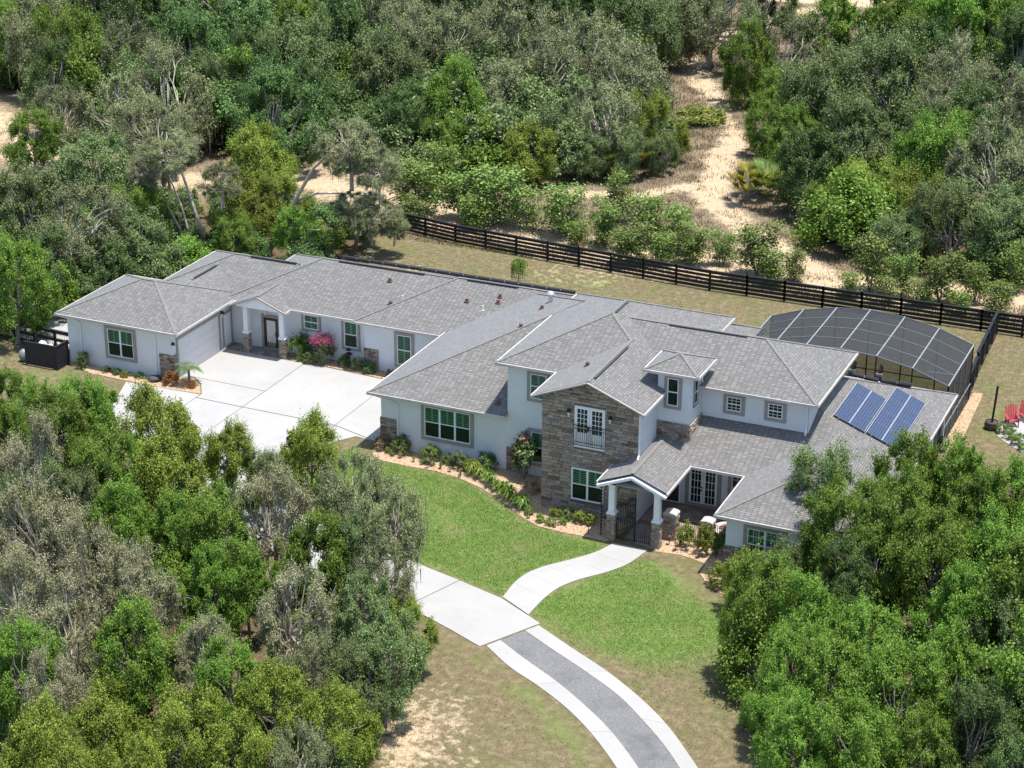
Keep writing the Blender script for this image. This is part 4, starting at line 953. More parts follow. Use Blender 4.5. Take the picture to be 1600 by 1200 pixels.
def tree_meshes(seed, kind):
    """kind: dense / mid / sparse / bare -> dict of part meshes (nominal tree: height 6.9, crown radius 3)"""
    g = np.random.default_rng(seed+500); rnd = random.Random(seed)
    q = {'dense': (48, 26, 66, .128, .27), 'mid': (46, 24, 54, .122, .265), 'sparse': (54, 24, 40, .108, .25), 'bare': (58, 23, 28, .098, .25)}[kind]
    V, c, k, sc, ci = crown(seed, NOM_R, NOM_H, *q[:3], q[3], q[4], zmin=-.8, inner=.35 if kind in ('dense', 'mid') else .45, thick=.135 if kind in ('dense', 'mid') else .115)
    V = V+np.array([0, 0, NOM_C]); V[..., 2] = np.maximum(V[..., 2], .15); c = c+np.array([0, 0, NOM_C]); sc = sc+np.array([0, 0, NOM_C])
    out = {'crown': quads_mesh('crown_'+kind, V, 'leaf_G')}
    m = MB(); nt_ = rnd.choice((1, 2, 3)) if kind in ('sparse', 'bare') else rnd.choice((1, 2)); roots = []
    for j in range(nt_):
        a = rnd.uniform(0, 6.28); lean = rnd.uniform(.2, 1.0) if nt_ > 1 else rnd.uniform(0, .35)
        roots.append(limb(m, (.25*math.cos(a)*(nt_ > 1), .25*math.sin(a)*(nt_ > 1), -.1), (lean*math.cos(a), lean*math.sin(a), NOM_C-.4), .2/nt_**.4, .11/nt_**.3, rnd, 5, 7, .06))
    for i in range(len(c)):
        if kind in ('dense', 'mid') and i % 2: continue
        tr = min(roots, key=lambda r_: (r_[-1]-Vector(c[i])).length); s0 = tr[rnd.choice((-1, -2, -2, -3))]
        p = limb(m, s0, c[i], .07, .025, rnd, 4, 5, .18)
        if kind in ('sparse', 'bare'):
            own = np.nonzero(ci == i)[0]
            for e in own[:8 if kind == 'sparse' else 15]: limb(m, p[rnd.choice((-1, -1, -2))], sc[e], .016, .006, rnd, 3, 3, .2)
    me = bpy.data.meshes.new('trunk'); me.from_pydata(m.v, [], m.f); me.materials.append(MATS['bark']); me.update(); out['trunk'] = me
    if kind in ('sparse', 'bare'):
        n = 380; i = g.integers(0, len(sc), n); p = sc[i]; Lm = g.uniform(.25, .95, (n, 1)); w = g.uniform(.02, .05, (n, 1)); a = g.uniform(0, 6.28, (n, 1)); dx = np.concatenate([np.cos(a)*w, np.sin(a)*w, 0*w], 1)
        dn = np.concatenate([0*w+g.normal(size=(n, 1))*.04, g.normal(size=(n, 1))*.04, -Lm], 1)
        out['moss'] = quads_mesh('moss', np.stack([p-dx, p+dx, p+dx*.3+dn, p-dx*.3+dn], 1), 'moss')
    return out
def sapling_meshes(seed):
    """nominal height 4, radius 1.1"""
    g = np.random.default_rng(seed); rnd = random.Random(seed); m = MB(); cs = []
    for j in range(rnd.choice((2, 3))):
        a = rnd.uniform(0, 6.28); top = Vector((.55*math.cos(a), .55*math.sin(a), rnd.uniform(2.7, 3.6))); p = limb(m, (0,0,-.05), top, .05, .015, rnd, 6, 5, .05)
        for s_ in range(1, 7):
            for _ in range(3):
                b = rnd.uniform(0, 6.28); rr = rnd.uniform(.3, .85)*(1.15-.1*s_); e = p[s_]+Vector((rr*math.cos(b), rr*math.sin(b), rnd.uniform(.1, .45))); limb(m, p[s_], e, .014, .005, rnd, 2, 3, .1); cs.append(tuple(e))
    cs = np.array(cs); n = len(cs); i = np.repeat(np.arange(n), 58); P_ = cs[i]+g.normal(size=(len(i), 3))*np.array([.25, .25, .21]); P_[:, 2] = np.maximum(P_[:, 2], .1)
    N_ = g.normal(size=P_.shape)*.6+np.array([0, 0, .7])
    me = bpy.data.meshes.new('stem'); me.from_pydata(m.v, [], m.f); me.materials.append(MATS['bark']); me.update()
    return {'crown': quads_mesh('sapling_crown', leaves(P_, N_, .17, .10, g), 'leaf_S'), 'trunk': me}
def bush_mesh(name, seed, R, H, nc, ns, nl, leaf, mat, cr=.33):
    V, *_ = crown(seed, R, H, nc, ns, nl, leaf, cr, .5, -.35, .22); V = V+np.array([0, 0, H*.72]); V[..., 2] = np.maximum(V[..., 2], .03)
    return quads_mesh(name, V, mat)
def dressed(seeds, kind, mat):
    out = []
    for q in seeds:
        d = sapling_meshes(q) if kind == 'sap' else tree_meshes(q, kind)
        d['crown'].materials[0] = MATS[mat]; d['trunk'].materials[0] = MATS['pale_bark' if kind in ('sparse', 'bare') else 'bark']; out.append(d)
    return out
LIB = {'G': dressed((1, 2, 3), 'dense', 'leaf_G'), 'D': dressed((4, 5), 'dense', 'leaf_D'), 'M': dressed((11, 12), 'mid', 'leaf_M'), 'O': dressed((13, 14), 'mid', 'leaf_O'),
       'K': dressed((21, 22, 23, 24), 'sparse', 'leaf_K'), 'B': dressed((31, 32, 33), 'bare', 'leaf_B'), 'S': dressed((41, 42, 43, 44), 'sap', 'leaf_S')}
TYPES = {'G': ('dense', 'leaf_G', 'bright green leafy oak'), 'D': ('dense', 'leaf_D', 'dark green dense oak'), 'M': ('mid', 'leaf_M', 'grey-green oak'), 'K': ('sparse', 'leaf_K', 'grey mossy oak'), 'B': ('bare', 'leaf_B', 'grey half-bare twiggy oak'),
         'O': ('mid', 'leaf_O', 'yellow-olive vine-covered tree'), 'S': ('sap', 'leaf_S', 'young leafy sapling')}
_m = MB(); _m.tube([(0,0,-.05),(.02,.01,.5),(0,0,1)], [.22,.19,.17], 7); STEM = bpy.data.meshes.new('stem'); STEM.from_pydata(_m.v, [], _m.f); STEM.materials.append(MATS['bark'])
def place_tree(x, y, r, h, typ, label, group, name=None, lean=None, rnd=random, pale=False, el=1.5):
    kind, mat, _ = TYPES[typ]; lib = rnd.choice(LIB[typ])
    sc_ = (r/1.1, r/1.1, h/4.) if kind == 'sap' else (r/3., r/3., h/6.9)
    t = thing(name or ('sapling' if kind == 'sap' else 'oak_tree'), label, 'sapling' if kind == 'sap' else 'tree', (x, y, 0), rnd.uniform(0, 6.28), group, sc_)
    if kind == 'sap': kz, lz = 1., 0.
    else:
        top = NOM_C*sc_[2]+1.05*r; hh = min(el*r, top*.52); kz = hh/(NOM_H*sc_[2]); lz = (top-hh)/sc_[2]-NOM_C*kz
        o = link('stem', STEM, t); o.scale = (1, 1, max(.4, lz+1.0))
    for part, me in lib.items():
        o = link(part if part != 'moss' else 'hanging_moss', me, t); o.scale = (1, 1, kz); o.location = (0, 0, lz)
        if part == 'moss': o['kind'] = 'stuff'
    return t
ZONES = {'A': 'in the woods at the upper left', 'B': 'in the trees behind the garage wing', 'C': 'in the woods beyond the back fence', 'E': 'in the woods right of the sand track', 'F': 'in the thicket at the lower left', 'R': 'in the trees at the lower right', 'H': 'along the far side of the back fence'}
TREES = '''A:G -70 59 2.16 9;K -65.6 57.6 2.99 9;G -60 56.4 2.75 9;D -55.8 46.6 1.96 8.5;D -61 66.3 3.31 10;D -54.7 63.7 3.1 10;K -52.7 54.3 2.6 9;D -48.4 56.3 2.47 9;K -43.2 45.1 3.03 8.5;D -48.5 64.5 3.54 10;M -39.2 59 3.37 10;G -47.5 74.4 2.29 10;D -40.1 68.4 2.8 10;D -32.9 44.5 2.67 7.5;D -33.8 52.1 2.11 7;D -66.7 69.4 2.95 10;K -57.1 74.5 3.26 10;K -71.2 68.6 2.98 10;M -42 50.5 2.37 8;D -40 53.7 2.5 9
B:K -49.2 38.7 2.19 7;K -44.5 40 2.71 7;K -37.5 35 2.58 7.5;M -39 27.6 2.8 6.5;M -36.8 17.7 2.6 6.5;K -31.2 14 2.62 6.5;G -30.7 22.5 1.7 5.5;O -28.8 35.2 2.31 7;O -24.9 26.8 1.99 5.5;M -28.4 16.7 1.91 5;O -24.2 30.8 1.74 5;D -28.2 13.3 1.79 4.5;D -30.2 10 1.77 5;G -23.1 22.5 1.39 4;G -20.3 25.4 1.39 4;M -41.9 21.4 1.47 5
C:D -40.2 74.3 2.75 10;K -33.3 71.5 2.91 10;M -30.2 58.2 2.83 9;K -29.7 73.1 2.43 10;D -30.2 80.4 2.76 10;D -23.6 51.1 1.94 6.5;K -23.9 72.9 3.59 9.5;K -18.8 58.7 2.87 8;K -17.2 65.4 3.13 8.5;K -15.3 71.4 3.62 9.5;K -9.7 66.4 3.27 8.5;K -8.4 56.8 2.67 7;O -5.5 60.6 2.06 6;D -25.2 85.2 2.86 10;D -21.7 90.1 2.9 10;M -15.8 88.5 2.86 9;O -12.8 50.3 2.09 4.5;M -11.7 55.7 2.04 5.5;M -9 53.6 1.58 3.6;M -17.6 52.1 1.81 5;G -19.6 50.2 1.7 4.5;M -6.1 55.4 1.48 4;M -3.6 57.8 1.18 3.5;K -39.1 79.5 2.55 10;D -36.4 85.6 2.6 10;K -30.8 87.2 2.59 10
E:K -11.2 94.3 2.97 10;K -14.7 93.8 2.6 9;D -8.6 102.4 2.01 8;G 2.8 66.4 1.77 5;K -0.3 83.9 2.67 7;G 2 89.1 3.1 9;G 6.9 89.9 3.46 10;G 10.8 96.8 3.18 10;G 15.7 98.4 3.2 10;M 6.6 70.3 3.25 8;M 12.2 60.7 2.64 7.5;M 11.6 74.8 3.3 9;K 15.9 78 2.88 9;K 21.3 69.9 2.85 9;D 10.9 52.3 2.42 7;O 15.4 48.5 2.15 5.5;G 18.8 55.7 2.54 7.5;O 19.5 46.7 2.21 6;K 24.2 54.3 2.6 8;G 13.2 48.3 1.28 3.5;M 23.3 44.3 2.17 6;M 26.4 44.9 2.17 6;M 19.6 42.7 1.69 4;G 6.6 60.9 1.92 5.5;K 16.7 66.9 2.39 8;G 2.1 73.4 2.07 6;D 19.9 86.2 2.7 9;D 10.3 87.3 2.74 9;K 7.1 79.1 2.34 8.5;D 20.6 63.4 2.33 8
F:G -19.2 -9 1.28 5;G -16.4 -10 1.4 5;G -14.2 -8.2 1.48 5;G -16.3 -12.8 1.23 5.5;G -14.1 -10.9 1.31 5;O -8.7 -9.2 2 5.5;O -4.8 -14.8 1.89 6;O -3.9 -10 1.39 5.5;O -0.5 -7.6 1.53 5.5;G -8.1 -16.4 1.49 6.5;B -11 -18.4 1.96 7;G -3.5 -20.8 1.47 6.5;G 1.1 -19.8 1.57 6.5;B 3.7 -18.4 1.75 8;G 7.4 -20.6 1.58 7;K 7.1 -16.9 1.55 9.6;K 10.2 -18.2 1.45 10;K 11 -21 1.13 7.5;B -5.5 -24.1 2.02 7.5;B -1.1 -26.4 1.75 7.5;B -3.2 -29.3 1.56 7.5;B 1.6 -26.6 1.49 7;G 3.4 -23.9 1.27 6;G 4 -31.2 1.53 7;B 0.8 -31.1 1.56 7;B 8.7 -25.7 1.56 7;B 6.6 -29.7 1.19 6.5;G 4.6 -22.7 1.27 6;O 11.6 -32 1.4 6.5;B 3.3 -35.7 1.26 7;G 0.5 -34.4 1.3 7;O 4.5 -38.6 1.44 7;O 6.6 -36.7 1.44 7;O 9.7 -36.1 1.42 7;G 8.8 -30.8 1.17 6;O 12.2 -36.2 1.3 7;O 14.6 -32.3 1.33 6.5;M 13.7 -26.3 1.46 6.5;M 13.7 -28.6 1.27 6;O 12.9 -22.3 0.88 5;K 12 -28.8 1.22 6.5;K 14.2 -35 1.14 6;M 10.7 -23.3 1.17 6;M -9.9 -21 1.33 6;M -7.7 -19.1 1.33 6.5;M 8.7 -19.1 1.03 8.5;G -1 -20.1 1.27 6;M -0.4 -11.3 1.02 5;O 7.3 -39.9 1.29 7;O 9.4 -38.7 1.19 7
R:M 27.7 -3.6 1.7 7.5;G 28.3 -6.8 1.46 7;G 31.1 -2.1 1.71 8;G 33.4 -1.8 1.58 8;G 36.5 -2.9 1.42 8;G 31.3 -10.4 1.77 8;G 33.9 -10 1.65 8;G 27.7 -15.3 1.48 6.5;G 29.8 -16.5 1.33 7;O 25.1 -10.3 0.94 3.2;M 26.3 -9 1.01 4;G 36.2 -14.8 1.51 8;G 36.7 -8.7 1.6 8;G 33 -19.3 1.4 8;G 32.4 -23 1.51 8;G 35.4 -23.3 1.6 8.5;G 36.8 -19.9 1.38 8;M 38.5 -16.3 1.31 8;D 39.6 -21.4 1.35 8;D 38.8 -24.4 1.31 8;G 32.5 -27.1 1.3 7.5;G 30.6 -21.3 1.27 7;G 31.1 -24.2 1.08 6;G 26.8 -16.2 1 5;G 35.1 -27 1.39 8;G 37.2 -26.5 1.29 8;G 28.6 -20.1 0.57 1.9;G 31.7 -5.8 1.46 8;G 35.2 -4.3 1.41 8;D 38.3 -12.1 1.19 7.5;D 40.7 -25.5 1.14 8;D 30.5 -12.4 1.21 6.5
H:S -17.7 40.3 2 4.2;S -17.6 44.8 1.44 4.4;S -13.8 40.2 1.69 4;S -10.8 40.6 2.17 4.5;S -8.3 39.9 1.47 3.6;S -5.1 39.8 1.74 4;S -2.2 44.3 1.38 4.6;S -1.3 38.8 1.34 3.6;S 1.5 40.1 1.62 4;S 1.9 35.6 1.49 3;S 4.2 39.6 1.33 3.6;S 6.1 37.6 1.31 3;S 8.1 38.4 0.93 2.6;S 11 37.2 1.66 4;S 12.4 35.8 1.28 2.8;S 13.8 37.1 0.83 2.4;S 19.2 37.2 1.54 4.4;S 21.5 37.3 1 3.2;S 24.2 36.9 1.26 3.6;S 26.4 37.8 0.99 3;S 28.4 41.2 1.2 3.6;S 18.2 35.7 0.9 2;S 23.2 35.8 0.9 2;S 25.9 35.3 0.8 1.8;S 28.3 36.1 1.07 2.4;S -11.7 38.5 1.27 2.6;S -2.7 37.1 1.14 2.4;S 3.9 36.8 1.12 2.4;S -16.8 37.4 1.28 2.4;S 20.8 35.5 0.81 2
N:G -48.4 33.1 2.02 6.5;K -24.1 40.8 2.65 8.5;K -16.4 28.4 2.15 5;G -29.1 4.7 2.22 7;G -20.4 53.1 2.8 9;G -4.1 82.1 2.42 8;K -34.8 33.1 2.23 8'''
trnd = random.Random(5)
for line in TREES.strip().splitlines():
    zn, _, rest = line.partition(':'); zn = zn.strip(); items = [q.split() for q in rest.strip().split(';')]
    if zn == 'N':
        items = [items[0]]+items[3:6]
        for q, lb in zip(items, ('rounded bright green tree alone on the sand at the left edge', 'large bright green tree left of the garage drive', 'tall bright green tree among grey oaks beyond the fence', 'bushy green tree standing on the sand track edge')):
            place_tree(float(q[1]), float(q[2]), float(q[3])*1.05, float(q[4]), q[0], lb, None, rnd=trnd, el=1.15 if 'alone' in lb else 1.55)
        continue
    byk = {}
    for q in items: byk.setdefault(q[0], []).append(q)
    for k, L in byk.items():
        L.sort(key=lambda q: float(q[1])*.916+float(q[2])*.40)
        for i, q in enumerate(L):
            nm = TYPES[k][2]; lb = (ORD[i]+' '+nm+' from the left '+ZONES[zn]) if len(L) > 1 else 'only '+nm+' '+ZONES[zn]
            place_tree(float(q[1]), float(q[2]), float(q[3])*(.95 if k == 'S' else 1.18), float(q[4]), k, lb, 'trees '+ZONES[zn], rnd=trnd, el={'B': 1.1, 'C': 1.3, 'E': 1.35}.get(zn, 1.5))
def custom_oak(label, trunks, crowns, kinds):
    t = thing('oak_tree', label, 'tree')
    for pts, r0, r1 in trunks:
        P_ = [Vector(p) for p in pts]; n = len(P_); MB().tube(P_, [r0+(r1-r0)*i/(n-1) for i in range(n)], 7).build('trunk', 'pale_bark', t, True)
    for (x, y, z, r, hz), (typ, i) in zip(crowns, kinds):
        for part, me in LIB[typ][i].items():
            if part == 'trunk' and typ not in 'KB': continue
            o = link({'crown': 'crown', 'trunk': 'branches', 'moss': 'hanging_moss'}[part], me, t, kind='stuff' if part == 'moss' else None); o.scale = (r/3, r/3, hz/NOM_H); o.location = (x, y, z-NOM_C*hz/NOM_H); o.rotation_euler = (0, 0, i*1.3+x)
custom_oak('leaning grey-green oak whose pale trunk rises behind the wing roof', [([(-23.0,26.2,-.1),(-22.5,26,.8),(-21.4,26,2.8),(-20.7,26,4.),(-19.8,26,5.5),(-18.6,26,7.4),(-17,26.1,9.0)], .26, .09), ([(-21.9,26,1.9),(-20.6,25.8,2.5),(-19.2,25.6,2.8),(-18,25.5,3.0)], .10, .04), ([(-20.2,26,4.7),(-18.3,25.8,5.6),(-16.2,25.7,5.9),(-14.4,25.6,6.0)], .10, .03), ([(-23.9,26.6,-.1),(-24.0,26.6,1.4),(-23.4,26.6,2.4)], .13, .05)],
    [(-15.7,26.2,9.3,2.5,2.1), (-13.6,26.4,7.7,1.7,1.6), (-15.2,25.6,5.2,1.7,1.0)], [('K', 0), ('K', 1), ('K', 2)])
custom_oak('sparse tree with several pale trunks behind the garage roof', [([(-26.3,23.5,-.1),(-26.4,23.5,1.2),(-26.6,23.5,2.2),(-27.1,23.5,3.7),(-27.6,23.5,5.2),(-28.1,23.5,6.8),(-28.6,23.5,8)], .20, .06), ([(-28.3,23.4,-.1),(-28.4,23.4,2.2),(-29.2,23.4,3.6),(-30,23.4,4.5)], .13, .05), ([(-27.6,23.6,-.1),(-27.8,23.6,1.8),(-28.2,23.6,3.5),(-28.6,23.6,4.7),(-29.2,23.6,6)], .12, .05), ([(-24.7,23.5,-.1),(-24.7,23.5,2.8),(-24.9,23.5,4.2),(-24.8,23.5,5.6)], .14, .06)],
    [(-28.8,23.8,8.0,2.2,1.5), (-30.6,23.6,6.2,1.6,1.3), (-24.8,23.7,6.3,1.5,1.3)], [('K', 3), ('B', 0), ('K', 1)])
custom_oak('low drooping mossy oak at the left end of the back fence', [([(-17.9,30.4,-.1),(-17.5,30.4,1.5),(-16.6,30.3,2.6),(-15.9,30.2,3.2)], .16, .06)], [(-16.2,30.2,3.0,2.0,1.5), (-14.6,30.4,2.3,1.2,1.0)], [('K', 2), ('K', 0)])
# understory fill
UNDER = [bush_mesh('foliage', 70+i, 1.5, 1.25, 28, 13, 60, .115, ('leaf_D', 'leaf_M', 'leaf_G')[i], .32) for i in range(3)]
def understory(poly, n, mind, label, group, rr=(.9, 1.7), mats=('leaf_D', 'leaf_M', 'leaf_G'), seed=0, mix=(0, 0, 1, 2)):
    g = random.Random(seed); xs = [p[0] for p in poly]; ys = [p[1] for p in poly]; got = []; root = link('undergrowth', None, None, kind='stuff', label=label)
    for _ in range(n*40):
        if len(got) >= n: break
        x, y = g.uniform(min(xs), max(xs)), g.uniform(min(ys), max(ys))
        if not in_poly([x], [y], poly)[0] or any((x-a)**2+(y-b)**2 < mind*mind for a, b in got): continue
        got.append((x, y)); s_ = g.uniform(*rr)
        o = link('shrub', UNDER[g.choice(mix)], root); o.location = (x, y, 0); o.rotation_euler = (0, 0, g.uniform(0, 6.28)); o.scale = (s_, s_, s_*g.uniform(.8, 1.4))
understory(FRONT_WOOD, 75, 1.9, 'shaded low shrubs under the trees at the lower left', 'undergrowth at the lower left', (.6, 1.1), seed=1, mix=(0, 2, 2, 1))
understory(RIGHT_WOOD, 55, 2.2, 'shaded low shrubs under the trees at the lower right', 'undergrowth at the lower right', (.7, 1.3), seed=2, mix=(0, 2, 2))
understory(LEFT_WOOD, 45, 2.0, 'shaded low shrubs under the trees behind the garage wing', 'undergrowth behind the garage wing', (.7, 1.3), seed=3)
understory([p for p in BACK_WOOD_L if p[1] < 135], 150, 3.6, 'shaded low shrubs under the woods left of the sand track', 'undergrowth left of the sand track', (1.4, 2.4), ('leaf_D', 'leaf_D', 'leaf_M'), seed=4)
understory(BACK_WOOD_R, 110, 3.4, 'shaded low shrubs under the woods right of the sand track', 'undergrowth right of the sand track', (1.3, 2.3), ('leaf_D', 'leaf_M', 'leaf_G'), seed=5)
# far tree mass behind what the picture shows, so the woods go on
FAR = link('far_woods', None, None, kind='stuff', label='far oak woods that close off the view')
def far_tree(x, y):
    typ = 'G' if x > 30 and y < 12 else trnd.choice('DKMG'); lib = trnd.choice(LIB[typ]); r, h = trnd.uniform(3, 4.2), trnd.uniform(8, 10.5); rz = trnd.uniform(0, 6.28)
    for part, me in lib.items():
        if part == 'moss': continue
        o = link(part, me, FAR); o.location = (x, y, 0); o.rotation_euler = (0, 0, rz); o.scale = (r/3, r/3, h/6.9)
for i in range(60):
    x = trnd.uniform(-100, 60); y = trnd.uniform(96, 140)
    if -22 < x < 6 or poly_dist([x], [y], FARROAD)[0] < 5 or poly_dist([x], [y], SANDPATH)[0] < 6: continue
    far_tree(x, y)
for x, y in ((-92,62),(-86,70),(-80,58),(-78,75),(-84,84),(-74,64),(38,60),(44,66),(34,78),(46,80),(38,90),(32,50),(40,46),(41,-3),(44,4),(44,-8),(40,-14),(42,-20)): far_tree(x, y)

# ---------------------------------------------------------------- garden plants
def plant(name, label, loc, parts, cat='shrub', group=None, scale=1., rz=None):
    t = thing(name, label, cat, loc, random.uniform(0, 6.28) if rz is None else rz, group, (scale,)*3 if isinstance(scale, (int, float)) else scale)
    for nm, me, mat in parts:
        o = link(nm, me, t); o.material_slots[0].link = 'OBJECT'; o.material_slots[0].material = MATS[mat]
    return t
BUSH = [bush_mesh('foliage', 90+i, .6, .5, 22, 8, 26, .075, 'leaf_S', .36) for i in range(3)]
def blades(seed, n, L, W_, spread, up, bend=.5):
    g = np.random.default_rng(seed); a = g.uniform(0, 6.28, n); l = L*g.uniform(.6, 1.1, n); s = spread*g.uniform(.2, 1.1, n)
    d = np.stack([np.cos(a), np.sin(a)], 1); o = np.zeros((n, 3)); sd = np.stack([-np.sin(a), np.cos(a), 0*a], 1)*W_/2
    m1 = np.concatenate([d*(s*.45)[:, None], (l*up)[:, None]], 1); m2 = np.concatenate([d*s[:, None], (l*up*(1.15-bend*s/spread))[:, None]], 1)
    q1 = np.stack([o-sd*.5, o+sd*.5, m1+sd, m1-sd], 1); q2 = np.stack([m1-sd, m1+sd, m2+sd*.2, m2-sd*.2], 1)
    return np.concatenate([q1, q2])
CLUMP = [quads_mesh('blades', blades(i, 70, .38, .025, .22, 1.), 'leaf_S') for i in range(3)]
STRAP = [quads_mesh('blades', blades(20+i, 90, .62, .05, .5, 1.), 'leaf_S') for i in range(2)]
for (x, y, s_, mt, lb) in ((1.47,-.5,.95,'leaf_S','round light green shrub next to the corner downspout'), (3.51,-.62,.95,'leaf_S','round green shrub below the left of the triple window'), (4.5,-.72,.55,'leaf_S','small low shrub between the two rounder shrubs and the loose one'),
        (5.35,-.75,.85,'leaf_M','loose pale green shrub below the right of the triple window'), (5.95,-.85,.7,'leaf_S','smaller shrub touching the loose pale one'), (7.0,-.6,1.0,'leaf_D','dark green shrub in the wall corner left of the stone pier')):
    plant('round_shrub', lb, (x, y, .03), [('foliage', random.choice(BUSH), mt)], 'shrub', 'shrubs along the front wall', s_)
for i, (x, y) in enumerate([(.73,-.75),(1.16,-1.0),(1.71,-1.05),(2.64,-1.2),(3.23,-1.3),(3.87,-1.3),(4.44,-1.4),(5.09,-1.55),(5.79,-1.7)]):
    plant('grass_clump', ORD[i]+' small ornamental grass tuft from the left along the front bed', (x, y, .03), [('blades', random.choice(CLUMP), random.choice(('leaf_S', 'leaf_B', 'leaf_O')))], 'grass', 'front bed grass tufts', random.uniform(.7, 1.))
for i, (x, y) in enumerate([(6.4,-1.35),(6.95,-1.65),(7.55,-1.95),(8.0,-2.35),(8.55,-2.75),(9.1,-3.2),(9.65,-3.6),(10.2,-4.0),(10.7,-4.2)]):
    plant('strap_plant', ORD[i]+' leafy strap plant from the left in the curving row by the stone gable', (x, y, .03), [('blades', random.choice(STRAP), 'leaf_G' if i > 1 else 'leaf_O')], 'plant', 'curving row of strap plants', random.uniform(1., 1.35))
for i, (x, y, mt) in enumerate([(12.19,-5.2,'leaf_G'),(12.77,-5.3,'leaf_G'),(13.36,-5.05,'leaf_G'),(12.83,-4.35,'leaf_O'),(13.45,-4.3,'leaf_M'),(14.12,-4.4,'leaf_O'),(14.68,-4.25,'leaf_O'),(11.3,-4.7,'leaf_G')]):
    plant('bed_plant', ORD[i]+' small variegated bed plant in front of the stone gable' if mt != 'leaf_G' else ORD[i]+' small green bed plant in front of the stone gable', (x, y, .03), [('foliage', random.choice(BUSH), mt)], 'plant', 'small plants before the stone gable', .42 if mt == 'leaf_G' else .6)
# magnolia, dead plants
V, c, k, *_ = crown(77, .75, 1.15, 34, 9, 22, .15, .34, .3, -.8); V += np.array([0, 0, 1.45])
MAG = quads_mesh('crown', V, 'leaf_D')
m = MB(); rnd_ = random.Random(3); limb(m, (0,0,0), (0,0,2.2), .05, .015, rnd_, 5, 6, .03)
for i in range(0, 34, 2): limb(m, (0,0,max(.4, 1.45+c[i][2]*.8-.3)), c[i]+np.array([0,0,1.45]), .016, .006, rnd_, 2, 4, .1)
t = plant('magnolia_tree', 'small upright magnolia with coppery leaves against the stone pier', (9.25,-.75,.03), [('crown', MAG, 'leaf_M')], 'tree'); m.build('trunk', 'bark', t)
V, *_ = crown(78, .6, .7, 16, 7, 14, .13, .36, .3, -.5); V += np.array([-.25, -.1, 1.6]); o = link('bronze_leaves', quads_mesh('bronze_leaves', V, 'leaf_brown'), t)
plant('dry_plant', 'withered tan plant at the foot of the magnolia', (10.3,-2.1,.03), [('foliage', BUSH[0], 'leaf_brown')], 'plant', None, .75); plant('dry_plant', 'withered brown plant in front of the corner stone pier', (.28,-.35,.03), [('foliage', BUSH[1], 'leaf_brown')], 'plant', None, .8)
# left end of garage bed
plant('broad_shrub', 'broad-leaved shrub between the bin screen and garage window', (-22.75,2.95,.03), [('foliage', BUSH[2], 'leaf_M')], 'shrub', None, (.68, .6, 1.15))
for x, y, mt, lb in ((-20.9,2.85,'leaf_D','small dark plant below the garage window'), (-20.2,2.8,'leaf_D','second small dark plant below the garage window'), (-19.5,2.7,'leaf_O','small lime plant below the garage window'), (-18.5,2.95,'leaf_D','small dark plant left of the dark rock')): plant('bed_plant', lb, (x, y, .03), [('foliage', BUSH[0], mt)], 'plant', 'small plants by the garage', .45)
plant('croton', 'orange croton beside the garage corner pier', (-16.1,2.75,.03), [('foliage', BUSH[1], 'leaf_croton')], 'plant', None, .8); plant('croton', 'smaller bronze croton at the drive corner', (-14.75,2.95,.03), [('foliage', BUSH[2], 'leaf_croton')], 'plant', None, .45)
# palm
t = thing('pygmy_palm', 'small palm at the corner of the garage bed', 'palm', (-15.2, 3.35, .02))
MB().tube([(0,0,0),(.05,.02,.5),(.0,.05,1.15)], [.10,.08,.09], 8).build('trunk', 'bark', t)
for i in range(16):
    a = i*2.4; g = np.random.default_rng(i); n = 26; tt = np.linspace(.1, 1, n); L = .95; el = g.uniform(.15, .9)
    px = L*tt; pz = 1.15+el*tt*.9-1.0*tt**2*.75; base = np.stack([px*np.cos(a), .05+px*np.sin(a), pz], 1)
    sd = np.array([-math.sin(a), math.cos(a), 0]); fwd = np.array([math.cos(a), math.sin(a), -.2]); qs = []
    for s_ in (-1, 1):
        tip = base+(sd*s_*.9+fwd*.5)*(.30*np.sin(np.pi*(tt*.85+.1)))[:, None]-np.array([0, 0, .06]); w = fwd*.014
        qs.append(np.stack([base-w, base+w, tip+w*.3, tip-w*.3], 1))
    link('frond', quads_mesh('frond', np.concatenate(qs), 'leaf_palm'), t)
# wing bed shrubs
plant('hedge_shrub', 'clipped bright green shrub right of the wing porch column', (-11.1,9.75,.03), [('foliage', BUSH[0], 'leaf_G')], 'shrub', None, (1.0, .85, 1.65))
plant('hedge_shrub', 'dark shrub tucked behind the clipped bright green shrub', (-10.65,10.15,.03), [('foliage', BUSH[1], 'leaf_D')], 'shrub', None, (.8, .4, 1.5))
t = plant('bougainvillea', 'tall bushy bougainvillea with magenta blossoms below the wing window', (-9.1,9.85,.03), [('foliage', BUSH[2], 'leaf_M')], 'shrub', None, (1.15, .95, 1.9))
g = np.random.default_rng(9); Pn = np.stack([g.normal(-.1, .27, 2600), g.normal(-.12, .24, 2600), g.normal(.86, .09, 2600)], 1); link('blossom', quads_mesh('blossom', leaves(Pn, g.normal(size=Pn.shape)+np.array([0, 0, .8]), .05, .045, g), 'leaf_pink'), t); t.rotation_euler[2] = .3
for x, y, s_, mt, lb in ((-10.1,9.6,.7,'leaf_M','low grey-green filler plant between the two tall shrubs'), (-7.75,9.85,.7,'leaf_D','low dark plant left of the pagoda lamp'), (-6.7,9.75,.75,'leaf_M','low spreading plant in front of the wing stone pier'), (-5.9,9.6,.7,'leaf_D','low dark plant at the right foot of the wing stone pier'), (-4.3,9.6,.45,'leaf_brown','tiny bronze plant below the shaded wing window')): plant('bed_plant', lb, (x, y, .03), [('foliage', random.choice(BUSH), mt)], 'plant', 'low plants in the wing bed', s_)
